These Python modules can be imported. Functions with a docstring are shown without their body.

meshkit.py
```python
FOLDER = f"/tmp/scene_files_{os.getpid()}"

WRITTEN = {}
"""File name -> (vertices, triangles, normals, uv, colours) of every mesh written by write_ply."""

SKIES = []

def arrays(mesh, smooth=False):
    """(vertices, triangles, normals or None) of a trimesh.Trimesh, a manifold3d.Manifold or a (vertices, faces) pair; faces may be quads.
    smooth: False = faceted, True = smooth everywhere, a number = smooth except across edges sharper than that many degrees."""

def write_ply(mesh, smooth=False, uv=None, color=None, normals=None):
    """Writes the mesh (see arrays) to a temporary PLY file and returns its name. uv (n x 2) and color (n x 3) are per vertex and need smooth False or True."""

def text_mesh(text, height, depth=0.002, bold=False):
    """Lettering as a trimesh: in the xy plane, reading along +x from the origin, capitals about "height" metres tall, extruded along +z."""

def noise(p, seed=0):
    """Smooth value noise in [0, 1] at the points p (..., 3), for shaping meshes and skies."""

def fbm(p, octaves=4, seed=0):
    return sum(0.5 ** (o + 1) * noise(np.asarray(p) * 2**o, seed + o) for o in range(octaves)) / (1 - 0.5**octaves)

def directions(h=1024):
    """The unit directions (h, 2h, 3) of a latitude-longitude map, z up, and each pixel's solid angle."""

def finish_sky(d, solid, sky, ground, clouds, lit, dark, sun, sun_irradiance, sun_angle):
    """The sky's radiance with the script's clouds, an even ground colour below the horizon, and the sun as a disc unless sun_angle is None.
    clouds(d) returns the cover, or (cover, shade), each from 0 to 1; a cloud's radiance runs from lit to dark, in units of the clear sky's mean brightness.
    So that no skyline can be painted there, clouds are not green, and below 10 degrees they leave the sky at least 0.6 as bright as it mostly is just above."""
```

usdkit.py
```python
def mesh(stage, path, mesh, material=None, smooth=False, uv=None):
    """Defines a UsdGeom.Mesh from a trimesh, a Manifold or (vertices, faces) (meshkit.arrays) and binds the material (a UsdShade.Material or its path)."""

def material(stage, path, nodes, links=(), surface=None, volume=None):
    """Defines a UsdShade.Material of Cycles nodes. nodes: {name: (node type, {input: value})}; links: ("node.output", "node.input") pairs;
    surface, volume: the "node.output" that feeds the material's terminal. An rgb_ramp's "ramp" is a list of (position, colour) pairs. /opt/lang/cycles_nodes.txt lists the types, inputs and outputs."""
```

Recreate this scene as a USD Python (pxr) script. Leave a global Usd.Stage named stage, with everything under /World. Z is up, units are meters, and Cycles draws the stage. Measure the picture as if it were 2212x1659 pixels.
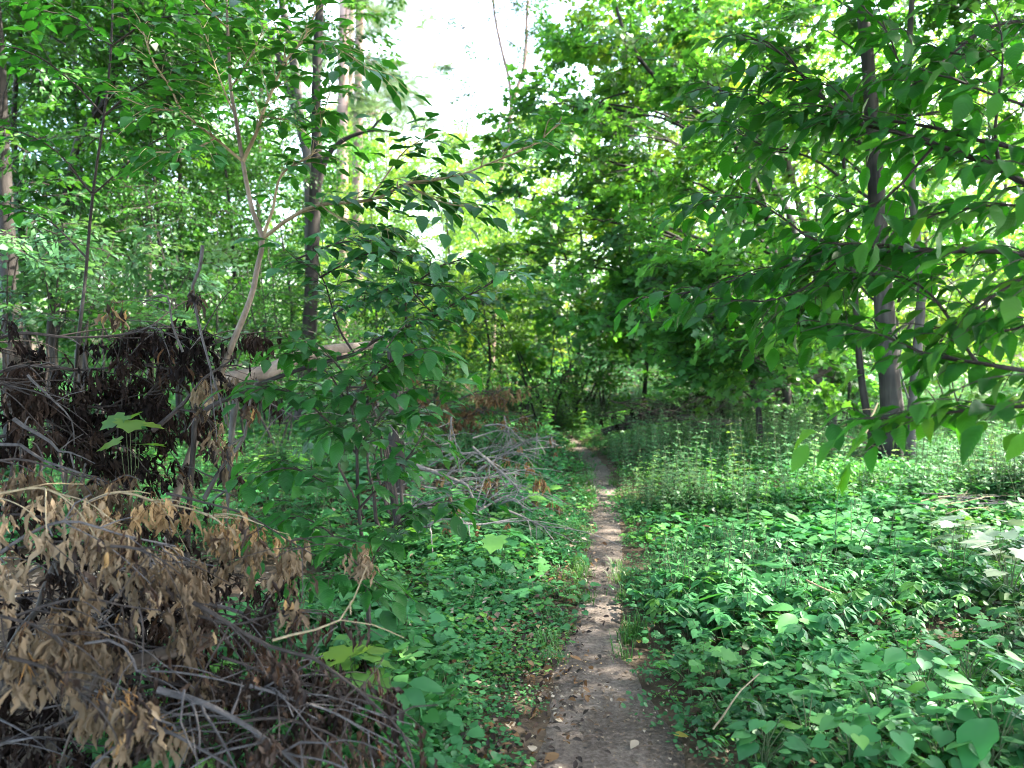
import math, numpy as np, usdkit, meshkit
from pxr import Usd, UsdGeom, UsdLux, UsdShade, Sdf, Gf, Vt

stage = Usd.Stage.CreateInMemory()
UsdGeom.SetStageUpAxis(stage, 'Z')
UsdGeom.SetStageMetersPerUnit(stage, 1.0)
world = UsdGeom.Xform.Define(stage, '/World')
stage.SetDefaultPrim(world.GetPrim())
UsdGeom.Scope.Define(stage, '/World/Looks')
LK = '/World/Looks/'
RNG = np.random.default_rng(11)

# ------------------------------------------------------------------ camera, sky, sun, exposure
EYE = 1.6
FPX, CX, CY, HOR = 1736.0, 1106.0, 829.5, 720.0
PITCH = math.atan((CY - HOR) / FPX)
cam = UsdGeom.Camera.Define(stage, '/World/camera')
cam.CreateProjectionAttr('perspective')
cam.CreateHorizontalApertureAttr(36.0)
cam.CreateVerticalApertureAttr(27.0)
cam.CreateFocalLengthAttr(36.0 * FPX / 2212.0)
cam.CreateClippingRangeAttr((0.05, 2000.0))
cam.CreateFStopAttr(2.0)
cam.CreateFocusDistanceAttr(4.2)
cam.CreateExposureAttr(3.25)
cam.AddTranslateOp().Set((0, 0, EYE))
cam.AddRotateXOp().Set(90 - math.degrees(PITCH))

SUN_AZ, SUN_EL = math.radians(78), math.radians(43)
sd = np.array([math.sin(SUN_AZ) * math.cos(SUN_EL), math.cos(SUN_AZ) * math.cos(SUN_EL), math.sin(SUN_EL)])
usdkit.material(stage, LK + 'sky_look', {
    's': ('sky_texture', {'sky_type': 'single_scattering', 'sun_disc': False, 'sun_elevation': SUN_EL, 'sun_rotation': SUN_AZ, 'aerosol_density': 2.2, 'ozone_density': 1.0}),
    'tc': ('texture_coordinate', {}), 'mp': ('mapping', {'scale': (1.0, 1.0, 2.2)}),
    'n': ('noise_texture', {'scale': 1.7, 'detail': 6.0, 'roughness': 0.6}),
    'r': ('rgb_ramp', {'ramp': [(0.46, (0, 0, 0)), (0.72, (0.4, 0.4, 0.4))]}),
    'm': ('mix_color', {'blend_type': 'mix', 'b': (7.5, 7.9, 8.4), 'use_clamp': False}),
    'b': ('background_shader', {'strength': 0.15})},
    [('tc.generated', 'mp.vector'), ('mp.vector', 'n.vector'), ('n.fac', 'r.fac'), ('r.color', 'm.fac'), ('s.color', 'm.a'), ('m.result', 'b.color')], surface='b.background')
sky = UsdLux.DomeLight.Define(stage, '/World/sky')
sky.GetPrim().SetCustomDataByKey('kind', 'structure')
UsdShade.MaterialBindingAPI.Apply(sky.GetPrim()).Bind(UsdShade.Material.Get(stage, LK + 'sky_look'))
sun = UsdLux.DistantLight.Define(stage, '/World/sun')
sun.CreateNormalizeAttr(True); sun.CreateIntensityAttr(1.0); sun.CreateAngleAttr(0.53); sun.CreateColorAttr((1.0, 0.93, 0.8))
_x = np.cross((0, 0, 1), sd); _x /= np.linalg.norm(_x); _y = np.cross(sd, _x)
sun.AddTransformOp().Set(Gf.Matrix4d(*_x, 0, *_y, 0, *sd, 0, 0, 0, 0, 1))

# ------------------------------------------------------------------ picture coordinates -> places
FW = np.array([0, math.cos(PITCH), -math.sin(PITCH)]); UPV = np.array([0, math.sin(PITCH), math.cos(PITCH)])
def P(px, py, d):
    return np.array([0, 0, EYE]) + d * (FW + (px - CX) / FPX * np.array([1, 0, 0]) - (py - CY) / FPX * UPV)
def G(px, py, z=0.0):
    r = FW + (px - CX) / FPX * np.array([1., 0, 0]) - (py - CY) / FPX * UPV
    t = (z - EYE) / r[2]
    return np.array([0, 0, EYE]) + t * r
def PL(pts, d=None):
    return np.array([P(p[0], p[1], p[2] if len(p) > 2 else d) for p in pts])

# ------------------------------------------------------------------ mesh and prim helpers
used = {}
def numbered(path):
    n = used.get(path, 0); used[path] = n + 1
    return path if n == 0 else f'{path}_{n:03d}'
def put_mesh(path, v, f, mat, smooth=True, uv=None):
    m = UsdGeom.Mesh.Define(stage, path)
    m.CreatePointsAttr(Vt.Vec3fArray.FromNumpy(np.ascontiguousarray(v, np.float32)))
    m.CreateFaceVertexCountsAttr(Vt.IntArray.FromNumpy(np.full(len(f), 3, np.int32)))
    m.CreateFaceVertexIndicesAttr(Vt.IntArray.FromNumpy(np.ascontiguousarray(f, np.int32).ravel()))
    m.CreateSubdivisionSchemeAttr('none')
    if smooth:
        n = np.zeros_like(v, float); c = np.cross(v[f[:, 1]] - v[f[:, 0]], v[f[:, 2]] - v[f[:, 0]])
        for k in range(3): np.add.at(n, f[:, k], c)
        n /= np.maximum(np.linalg.norm(n, axis=1, keepdims=True), 1e-12)
        m.CreateNormalsAttr(Vt.Vec3fArray.FromNumpy(n.astype(np.float32))); m.SetNormalsInterpolation('vertex')
    if uv is not None:
        UsdGeom.PrimvarsAPI(m).CreatePrimvar('st', Sdf.ValueTypeNames.TexCoord2fArray, 'vertex').Set(Vt.Vec2fArray.FromNumpy(np.ascontiguousarray(uv, np.float32)))
    UsdShade.MaterialBindingAPI.Apply(m.GetPrim()).Bind(mat)
    return m
def tag(prim, label=None, cat=None, group=None, kind=None):
    for k, x in (('label', label), ('category', cat), ('group', group), ('kind', kind)):
        if x: prim.SetCustomDataByKey(k, x)
class Thing:
    def __init__(s, name, label, cat, loc=(0, 0, 0), group=None, kind=None):
        s.path = numbered('/World/' + name); s.loc = np.asarray(loc, float)
        x = UsdGeom.Xform.Define(stage, s.path); x.AddTranslateOp().Set(Gf.Vec3d(*map(float, s.loc)))
        s.prim = x.GetPrim(); tag(s.prim, label, cat, group, kind)
    def part(s, name, vf, mat, smooth=True, uv=None, under=None, kind=None, label=None):
        p = numbered((under or s.path) + '/' + name)
        m = put_mesh(p, np.asarray(vf[0]) - s.loc, np.asarray(vf[1]), mat, smooth, uv)
        tag(m.GetPrim(), label, None, None, kind)
        return p
    def scatter(s, name, protos, pos, rot, scale, idx, kind=None):
        p = numbered(s.path + '/' + name)
        instancer(p, protos, pos - s.loc, rot, scale, idx); tag(stage.GetPrimAtPath(p), None, None, None, kind)
        return p
def instancer(p, protos, pos, rot, scale, idx):
    pi = UsdGeom.PointInstancer.Define(stage, p)
    use = sorted(set(int(i) for i in idx)); remap = {u: k for k, u in enumerate(use)}
    pi.CreatePrototypesRel().SetTargets([protos[u] for u in use])
    pi.CreateProtoIndicesAttr(Vt.IntArray([remap[int(i)] for i in idx]))
    pi.CreatePositionsAttr(Vt.Vec3fArray.FromNumpy(np.ascontiguousarray(pos, np.float32)))
    q = np.asarray(rot)
    pi.CreateOrientationsAttr(Vt.QuathArray([Gf.Quath(float(a), float(b), float(c), float(d)) for a, b, c, d in q]))
    sc = np.asarray(scale, float)
    if sc.ndim == 1: sc = np.repeat(sc[:, None], 3, 1)
    pi.CreateScalesAttr(Vt.Vec3fArray.FromNumpy(np.ascontiguousarray(sc, np.float32)))
    return pi
def cat(parts):
    vs, fs, n = [], [], 0
    for v, f in parts:
        vs.append(np.asarray(v, float)); fs.append(np.asarray(f, int) + n); n += len(v)
    return np.vstack(vs), np.vstack(fs)
def unit(a):
    a = np.asarray(a, float); return a / np.maximum(np.linalg.norm(a, axis=-1, keepdims=True), 1e-9)
def mat_quat(M):
    """(n,3,3) rotation matrices with columns = axes -> (n,4) w,x,y,z"""
    from scipy.spatial.transform import Rotation
    q = Rotation.from_matrix(M).as_quat(); return np.c_[q[:, 3], q[:, :3]]
def frames(d, up):
    """columns X=d, Z~up"""
    x = unit(d); y = unit(np.cross(up, x)); z = np.cross(x, y)
    return np.stack([x, y, z], -1)
def spline(pts, step):
    pts = np.asarray(pts, float)
    if len(pts) < 2: return pts
    e = np.vstack([2 * pts[0] - pts[1], pts, 2 * pts[-1] - pts[-2]])
    out = []
    for i in range(len(pts) - 1):
        p0, p1, p2, p3 = e[i:i + 4]
        n = max(1, int(np.linalg.norm(p2 - p1) / step))
        for t in np.arange(n) / n:
            out.append(0.5 * ((2 * p1) + (p2 - p0) * t + (2 * p0 - 5 * p1 + 4 * p2 - p3) * t * t + (3 * p1 - p0 - 3 * p2 + p3) * t ** 3))
    out.append(pts[-1]); return np.array(out)
def tube(pts, r0, r1, sides=6, rough=0.0, seed=0, flare=0.0, power=1.0, closed=True):
    pts = np.asarray(pts, float); n = len(pts)
    L = np.r_[0, np.cumsum(np.linalg.norm(np.diff(pts, axis=0), axis=1))]; t = L / max(L[-1], 1e-9)
    r = r0 + (r1 - r0) * t ** power
    if flare: r = r * (1 + flare * np.exp(-L / max(r0 * 2.2, 1e-6)))
    T = unit(np.gradient(pts, axis=0)) if n > 2 else unit(np.repeat((pts[1:] - pts[:1]), 2, 0))
    ref = np.array([0.31, 0.87, 0.2]) if abs(T[0][1]) < 0.8 else np.array([1., 0.1, 0.2])
    a = np.arange(sides) / sides * 2 * np.pi
    V = np.zeros((n, sides, 3)); N = unit(np.cross(T[0], ref))
    for i in range(n):
        N = unit(N - T[i] * (N @ T[i])); B = np.cross(T[i], N)
        rr = r[i] * np.ones(sides)
        if rough:
            q = np.c_[np.cos(a) * 1.7 + seed, np.sin(a) * 1.7, np.full(sides, L[i] / max(r0, 1e-4) * 0.35)]
            rr = rr * (1 + rough * (meshkit.fbm(q, 3, seed) - 0.5) * 2)
        V[i] = pts[i] + rr[:, None] * (np.cos(a)[:, None] * N + np.sin(a)[:, None] * B)
    V = V.reshape(-1, 3); i = np.arange(n - 1)[:, None] * sides; j = np.arange(sides)[None]; k = (j + 1) % sides
    q = np.stack([i + j, i + k, i + sides + k, i + sides + j], -1).reshape(-1, 4)
    F = np.vstack([q[:, [0, 1, 2]], q[:, [0, 2, 3]]])
    if closed:
        V = np.vstack([V, pts[0], pts[-1]]); c = n * sides; e = (n - 1) * sides
        jj = np.arange(sides); kk = (jj + 1) % sides
        F = np.vstack([F, np.stack([np.full(sides, c), kk, jj], 1), np.stack([np.full(sides, c + 1), e + jj, e + kk], 1)])
    return V, F
def wander(pts, amp, seed):
    """small bends on a spline"""
    pts = np.asarray(pts, float); L = np.r_[0, np.cumsum(np.linalg.norm(np.diff(pts, axis=0), axis=1))]
    o = np.stack([meshkit.fbm(np.c_[L * 3.0 + 7 * k, L * 0 + seed * 1.37, L * 0], 3, seed + k) - 0.5 for k in range(3)], 1)
    w = np.minimum(1, np.minimum(L, L[-1] - L) / max(0.15 * L[-1], 1e-6))[:, None]
    return pts + o * 2 * amp * w

# ------------------------------------------------------------------ leaves (x along the blade, z its upper side)
def leaf_oval(n=5, w=0.5, fold=0.12, droop=0.25, tipx=1.0, widest=0.42, wavy=0.0):
    s = np.linspace(0, 1, n + 2); b = np.interp(s, [0, 0.12, widest, 0.75, 0.9, 1], [0, 0.55, 1, 0.62, 0.27, 0]) * w / 2
    z = -droop * s ** 2
    v = [(0, 0, 0)]; uv = [(0, 0.5)]
    for k in range(1, n + 1):
        zz = z[k] + wavy * math.sin(k * 2.3)
        v += [(s[k], b[k], zz + fold * b[k] * 2), (s[k], 0, z[k]), (s[k], -b[k], z[k] - wavy * math.sin(k * 1.9) + fold * b[k] * 2)]; uv += [(s[k], 0.5 + b[k]), (s[k], 0.5), (s[k], 0.5 - b[k])]
    v.append((1, 0, z[-1])); uv.append((1, 0.5)); f = [(0, 2, 1), (0, 3, 2)]
    for k in range(n - 1):
        a = 1 + 3 * k
        f += [(a, a + 1, a + 4), (a, a + 4, a + 3), (a + 1, a + 2, a + 5), (a + 1, a + 5, a + 4)]
    a = 1 + 3 * (n - 1); e = len(v) - 1
    f += [(a, a + 1, e), (a + 1, a + 2, e)]
    return np.array(v, float), np.array(f)
def leaf_uv(v):
    return np.c_[v[:, 0], 0.5 + v[:, 1]]
def leaf_fan(out, cup=0.1, c=(0.35, 0), droop=0.15):
    o = np.array(out, float); ctr = np.array(c, float)
    r = np.linalg.norm(o - ctr, axis=1)
    v = np.vstack([[ctr[0], ctr[1], 0], np.c_[o, cup * r - droop * np.maximum(o[:, 0], 0) ** 2]])
    n = len(o); f = [(0, 1 + k, 1 + (k + 1) % n) for k in range(n)]
    a = v[f[0][1]] - v[0]; b = v[f[0][2]] - v[0]
    if np.cross(a, b)[2] < 0: f = [(x, z, y) for x, y, z in f]
    return v, np.array(f)
def sym(h):
    return h + [(x, -y) for x, y in h[::-1] if abs(y) > 1e-6]
LF_SMALL = (np.array([(0, 0, 0), (0.45, 0.3, 0.05), (0.5, 0, -0.03), (0.45, -0.3, 0.05), (1, 0, -0.14)], float), np.array([(0, 2, 1), (0, 3, 2), (1, 2, 4), (2, 3, 4)]))
LF_OVAL = leaf_oval(2, 0.6, widest=0.45)
LF_FAR = (np.array([(0, 0, 0), (0.5, 0.33, 0.04), (0.5, -0.33, -0.04), (1, 0, -0.05)], float), np.array([(0, 2, 1), (1, 2, 3)]))
LF_BIG = leaf_oval(6, 0.62, 0.10, 0.22)
LF_LANCE = leaf_oval(4, 0.26, 0.15, 0.3)
LF_MAPLE = leaf_fan(sym([(0, 0), (0.12, 0.46), (0.26, 0.25), (0.56, 0.5), (0.64, 0.2), (1, 0)]), 0.12)
LF_HEART = leaf_fan(sym([(0.06, 0), (-0.12, 0.2), (0.02, 0.44), (0.35, 0.46), (0.72, 0.22), (1, 0)]), 0.14, (0.3, 0), 0.2)
LF_ROUND = leaf_fan(sym([(0, 0), (0.2, 0.42), (0.72, 0.4), (0.97, 0.0)]), 0.1, (0.45, 0), 0.1)
LF_LOBED = leaf_fan(sym([(0.02, 0), (-0.12, 0.2), (0.02, 0.5), (0.2, 0.38), (0.35, 0.55), (0.5, 0.36), (0.7, 0.4), (0.75, 0.2), (1, 0)]), 0.08, (0.3, 0), 0.2)
def place(leaf, M, pos, size):
    """bake one leaf under many frames"""
    v, f = leaf; n = len(pos); size = np.broadcast_to(np.asarray(size, float), (n,))
    V = np.einsum('nij,vj->nvi', M, v) * size[:, None, None] + np.asarray(pos)[:, None]
    F = f[None] + (np.arange(n) * len(v))[:, None, None]
    return V.reshape(-1, 3), F.reshape(-1, 3)
def rnd(rng, n, k=3): return rng.normal(size=(n, k))
def jitter_up(rng, n, a): return unit(np.array([0, 0, 1.0]) + a * rnd(rng, n))

# ------------------------------------------------------------------ materials
def leaf_mat(name, lo, mid, hi, trans, tw=0.35, rough=0.42, spec=0.4, vein=False, varscale=0.9):
    nodes = {
        'g': ('geometry', {}), 'oi': ('object_info', {}), 'ad': ('math', {'math_type': 'add'}), 'fr': ('math', {'math_type': 'fraction'}),
        'r': ('rgb_ramp', {'ramp': [(0, lo), (0.5, mid), (0.92, hi), (1.0, tuple(np.array(hi) * (1.5, 1.2, 0.7)))]}),
        'n': ('noise_texture', {'scale': varscale, 'detail': 0.0}), 'mr': ('map_range', {'from_min': 0.3, 'from_max': 0.7, 'to_min': 0.7, 'to_max': 1.3}),
        'mu': ('vector_math', {'math_type': 'scale'}), 'tr': ('vector_math', {'math_type': 'multiply', 'vector2': trans}),
        'p': ('principled_bsdf', {'roughness': rough, 'specular_ior_level': spec}), 't': ('translucent_bsdf', {}), 'm': ('mix_closure', {'fac': tw})}
    links = [('g.random_per_island', 'ad.value1'), ('oi.random', 'ad.value2'), ('ad.value', 'fr.value1'), ('fr.value', 'r.fac'), ('g.position', 'n.vector'), ('n.fac', 'mr.value'),
             ('r.color', 'mu.vector1'), ('mr.result', 'mu.scale'), ('mu.vector', 'tr.vector1'), ('mu.vector', 'p.base_color'), ('tr.vector', 't.color'), ('p.BSDF', 'm.closure1'), ('t.BSDF', 'm.closure2')]
    if vein:
        nodes |= {'uv': ('uvmap', {'attribute': 'st'}), 'sx': ('separate_xyz', {}), 'c': ('math', {'math_type': 'subtract', 'value2': 0.5}), 'ab': ('math', {'math_type': 'absolute'}),
                  'ml': ('math', {'math_type': 'multiply_add', 'value2': -0.9}), 'm2': ('math', {'math_type': 'multiply', 'value2': 9.0}), 'fc': ('math', {'math_type': 'pingpong', 'value2': 0.5}),
                  'rm': ('map_range', {'from_min': 0.0, 'from_max': 0.12, 'to_min': 0.0, 'to_max': 1.0, 'clamp': True}), 'bu': ('bump', {'strength': 0.5, 'distance': 0.004})}
        links += [('uv.UV', 'sx.vector'), ('sx.y', 'c.value1'), ('c.value', 'ab.value1'), ('ab.value', 'ml.value1'), ('sx.x', 'ml.value3'), ('ml.value', 'm2.value1'), ('m2.value', 'fc.value1'), ('fc.value', 'rm.value'), ('rm.result', 'bu.height'), ('bu.normal', 'p.normal')]
    return usdkit.material(stage, LK + name, nodes, links, surface='m.closure')
def bark_mat(name, c0, c1, scale=14.0, stretch=0.18, bump=0.6, rough=0.85):
    return usdkit.material(stage, LK + name, {
        'tc': ('texture_coordinate', {}), 'mp': ('mapping', {'scale': (1, 1, stretch)}), 'n': ('noise_texture', {'scale': scale, 'detail': 6.0, 'roughness': 0.65}),
        'n2': ('noise_texture', {'scale': 2.6, 'detail': 3.0}), 'mx': ('math', {'math_type': 'multiply'}), 'r': ('rgb_ramp', {'ramp': [(0.12, c0), (0.36, c1)]}),
        'bu': ('bump', {'strength': bump, 'distance': 0.02}), 'p': ('principled_bsdf', {'roughness': rough, 'specular_ior_level': 0.25})},
        [('tc.object', 'mp.vector'), ('mp.vector', 'n.vector'), ('tc.object', 'n2.vector'), ('n.fac', 'mx.value1'), ('n2.fac', 'mx.value2'), ('mx.value', 'r.fac'), ('r.color', 'p.base_color'), ('n.fac', 'bu.height'), ('bu.normal', 'p.normal')], surface='p.BSDF')
M = {
    'mid': leaf_mat('mid_leaf', (0.022, 0.085, 0.014), (0.034, 0.125, 0.02), (0.055, 0.165, 0.026), (1.5, 1.5, 0.6)),
    'maple': leaf_mat('maple_leaf', (0.034, 0.125, 0.034), (0.05, 0.17, 0.046), (0.075, 0.205, 0.05), (2.2, 2.0, 0.6), tw=0.5),
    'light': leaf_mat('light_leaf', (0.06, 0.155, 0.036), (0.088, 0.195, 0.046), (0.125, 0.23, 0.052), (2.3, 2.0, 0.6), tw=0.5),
    'dark': leaf_mat('dark_leaf', (0.020, 0.065, 0.018), (0.03, 0.09, 0.024), (0.045, 0.12, 0.03), (1.5, 1.6, 0.6), tw=0.3),
    'pale': leaf_mat('pale_leaf', (0.045, 0.13, 0.055), (0.062, 0.165, 0.068), (0.09, 0.2, 0.08), (1.4, 1.4, 0.7), tw=0.35),
    'sap': leaf_mat('sapling_leaf', (0.012, 0.075, 0.014), (0.018, 0.1, 0.018), (0.03, 0.13, 0.024), (1.5, 1.6, 0.5), tw=0.32, rough=0.4, spec=0.32, vein=True),
    'sapb': leaf_mat('bluish_sapling_leaf', (0.014, 0.07, 0.022), (0.02, 0.095, 0.028), (0.03, 0.12, 0.034), (1.5, 1.6, 0.5), tw=0.3, rough=0.33, spec=0.6, vein=True),
    'beech': leaf_mat('broad_leaf', (0.012, 0.08, 0.010), (0.026, 0.14, 0.017), (0.058, 0.19, 0.03), (2.1, 2.0, 0.6), tw=0.43, rough=0.45, spec=0.25, vein=True),
    'cover': leaf_mat('cover_leaf', (0.026, 0.12, 0.036), (0.042, 0.17, 0.05), (0.074, 0.21, 0.056), (1.4, 1.5, 0.6), tw=0.3, rough=0.5, spec=0.3),
    'cover2': leaf_mat('creeper_leaf', (0.02, 0.105, 0.032), (0.032, 0.145, 0.044), (0.056, 0.18, 0.05), (1.4, 1.5, 0.6), tw=0.28, rough=0.45, spec=0.3),
    'grass': leaf_mat('grass_blade', (0.035, 0.12, 0.026), (0.05, 0.15, 0.034), (0.09, 0.18, 0.045), (1.4, 1.4, 0.6), tw=0.3),
    'pine': leaf_mat('pine_needle', (0.06, 0.12, 0.05), (0.08, 0.15, 0.06), (0.11, 0.17, 0.07), (1.3, 1.3, 0.7), tw=0.35),
    'tan': leaf_mat('tan_dead_leaf', (0.085, 0.06, 0.038), (0.165, 0.12, 0.075), (0.27, 0.205, 0.135), (1.3, 1.1, 0.8), tw=0.2, rough=0.7, spec=0.2, varscale=3.0),
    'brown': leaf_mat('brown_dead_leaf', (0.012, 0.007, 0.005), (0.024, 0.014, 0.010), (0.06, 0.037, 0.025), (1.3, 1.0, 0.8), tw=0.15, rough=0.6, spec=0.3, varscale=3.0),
    'russet': leaf_mat('russet_dead_leaf', (0.085, 0.045, 0.022), (0.15, 0.085, 0.04), (0.24, 0.155, 0.08), (1.3, 1.1, 0.7), tw=0.2, rough=0.7, spec=0.2, varscale=3.0),
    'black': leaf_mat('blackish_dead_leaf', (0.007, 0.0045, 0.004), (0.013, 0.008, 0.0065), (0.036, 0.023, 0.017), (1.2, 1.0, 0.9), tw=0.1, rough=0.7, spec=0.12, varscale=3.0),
    'litter': leaf_mat('litter_flake', (0.06, 0.04, 0.028), (0.17, 0.125, 0.085), (0.36, 0.31, 0.24), (1.0, 1.0, 1.0), tw=0.1, rough=0.8, spec=0.2),
    'yellow': leaf_mat('yellow_leaf', (0.35, 0.30, 0.05), (0.48, 0.40, 0.08), (0.5, 0.45, 0.15), (1.1, 1.0, 0.6), tw=0.2, rough=0.6),
    'white': leaf_mat('frosted_leaf', (0.15, 0.22, 0.14), (0.22, 0.29, 0.2), (0.3, 0.36, 0.27), (1.1, 1.1, 0.8), tw=0.3, rough=0.5),
    'bark_dark': bark_mat('dark_bark', (0.010, 0.009, 0.008), (0.045, 0.038, 0.034)),
    'bark_grey': bark_mat('grey_bark', (0.028, 0.026, 0.023), (0.10, 0.093, 0.085)),
    'bark_furrow': bark_mat('furrowed_bark', (0.008, 0.0075, 0.007), (0.062, 0.056, 0.05), 22.0, 0.10, 1.0),
    'bark_brown': bark_mat('brown_bark', (0.03, 0.023, 0.018), (0.095, 0.075, 0.06)),
    'bark_pine': bark_mat('pine_bark', (0.13, 0.075, 0.06), (0.33, 0.23, 0.2), 9.0),
    'bark_pale': bark_mat('pale_bark', (0.09, 0.07, 0.052), (0.25, 0.2, 0.16), 20.0, 0.5, 0.3),
    'log': bark_mat('log_bark', (0.045, 0.032, 0.024), (0.24, 0.195, 0.16), 9.0, 0.6, 0.7),
    'wood': bark_mat('cut_wood', (0.3, 0.2, 0.11), (0.48, 0.36, 0.22), 30.0, 1.0, 0.2),
    'twig': bark_mat('grey_twig', (0.034, 0.031, 0.031), (0.125, 0.114, 0.112), 40.0, 0.6, 0.3),
    'twig_light': bark_mat('pale_grey_twig', (0.055, 0.049, 0.047), (0.2, 0.183, 0.172), 40.0, 0.6, 0.3),
    'twig_dark': bark_mat('dark_twig', (0.016, 0.013, 0.0115), (0.06, 0.047, 0.041), 40.0, 0.6, 0.3),
    'twig_tan': bark_mat('tan_twig', (0.16, 0.12, 0.07), (0.36, 0.29, 0.18), 40.0, 0.6, 0.3),
    'twig_green': bark_mat('green_twig', (0.05, 0.07, 0.03), (0.1, 0.13, 0.06), 40.0, 0.6, 0.3),
}

# ------------------------------------------------------------------ ground and path
PATHPX = [(1320, 1900, 420), (1320, 1659, 380), (1285, 1500, 210), (1275, 1400, 135), (1290, 1330, 95), (1298, 1250, 80), (1300, 1170, 78), (1310, 1100, 64), (1302, 1040, 50), (1284, 1000, 40), (1250, 965, 34), (1215, 942, 32), (1195, 930, 30)]
PC = np.array([G(a, b)[:2] for a, b, c in PATHPX]); PW = np.array([c / FPX * G(a, b)[1] for a, b, c in PATHPX])
PC = np.vstack([[PC[0][0] + 0.05, -1.5], PC, [PC[-1] + [-1.5, 4]], [PC[-1] + [-3.5, 10]]]); PW = np.r_[0.72, np.maximum(PW - .04, 0.16), 0.2, 0.2]
_ps = spline(np.c_[PC, PW], 0.12)
def path_dist(xy):
    xy = np.asarray(xy, float); out = np.empty(len(xy)); hw = np.empty(len(xy))
    for i in range(0, len(xy), 20000):
        d = np.linalg.norm(xy[i:i + 20000, None] - _ps[None, :, :2], axis=2); k = d.argmin(1)
        out[i:i + 20000] = d[np.arange(len(k)), k]; hw[i:i + 20000] = _ps[k, 2] / 2
    return out - hw
def height(xy):
    xy = np.asarray(xy, float); q = np.c_[xy, np.zeros(len(xy))]
    z = (meshkit.fbm(q * 0.35, 3, 3) - 0.5) * 0.22 + (meshkit.fbm(q * 2.2, 3, 5) - 0.5) * 0.06
    d = path_dist(xy)
    k = np.clip((d + 0.05) / 0.5, 0, 1)
    far = np.clip((xy[:, 1] - 14) / 25, 0, 1) * 1.2
    return z * (0.12 + 0.88 * k) - 0.035 * (1 - k) + far
def ht(x, y): return float(height(np.array([[x, y]]))[0])
def grid(xs, ys):
    X, Y = np.meshgrid(xs, ys); xy = np.c_[X.ravel(), Y.ravel()]
    i = (np.arange(len(ys) - 1)[:, None] * len(xs) + np.arange(len(xs) - 1)[None]).ravel()
    w = len(xs); f = np.vstack([np.c_[i, i + 1, i + w + 1], np.c_[i, i + w + 1, i + w]])
    return np.c_[xy, height(xy)], f
xs = np.r_[-150, -90, -50, -30, -20, np.arange(-14, -5, 0.5), np.arange(-5, 5, 0.07), np.arange(5, 14.1, 0.5), 20, 30, 50, 90, 150]
ys = np.r_[-60, -30, -12, -5, np.arange(-2, 1.5, 0.4), np.arange(1.5, 8, 0.06), np.arange(8, 16, 0.2), np.arange(16, 30, 1.0), 35, 45, 60, 90, 150]
soil = usdkit.material(stage, LK + 'forest_soil', {
    'g': ('geometry', {}), 'n': ('noise_texture', {'scale': 7.0, 'detail': 8.0, 'roughness': 0.7}), 'v': ('voronoi_texture', {'scale': 26.0}), 'mx': ('mix_color', {'blend_type': 'overlay', 'fac': 0.6}),
    'r': ('rgb_ramp', {'ramp': [(0.3, (0.035, 0.026, 0.018)), (0.5, (0.075, 0.055, 0.038)), (0.7, (0.15, 0.115, 0.08))]}), 'bu': ('bump', {'strength': 0.8, 'distance': 0.03}), 'p': ('principled_bsdf', {'roughness': 0.95, 'specular_ior_level': 0.1})},
    [('g.position', 'n.vector'), ('g.position', 'v.vector'), ('n.fac', 'r.fac'), ('r.color', 'mx.a'), ('v.color', 'mx.b'), ('r.color', 'p.base_color'), ('n.fac', 'bu.height'), ('bu.normal', 'p.normal')], surface='p.BSDF')
gm = put_mesh('/World/ground', *grid(xs, ys), soil); tag(gm.GetPrim(), 'dark forest soil with leaf litter under the plants', 'ground', kind='structure')
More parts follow.
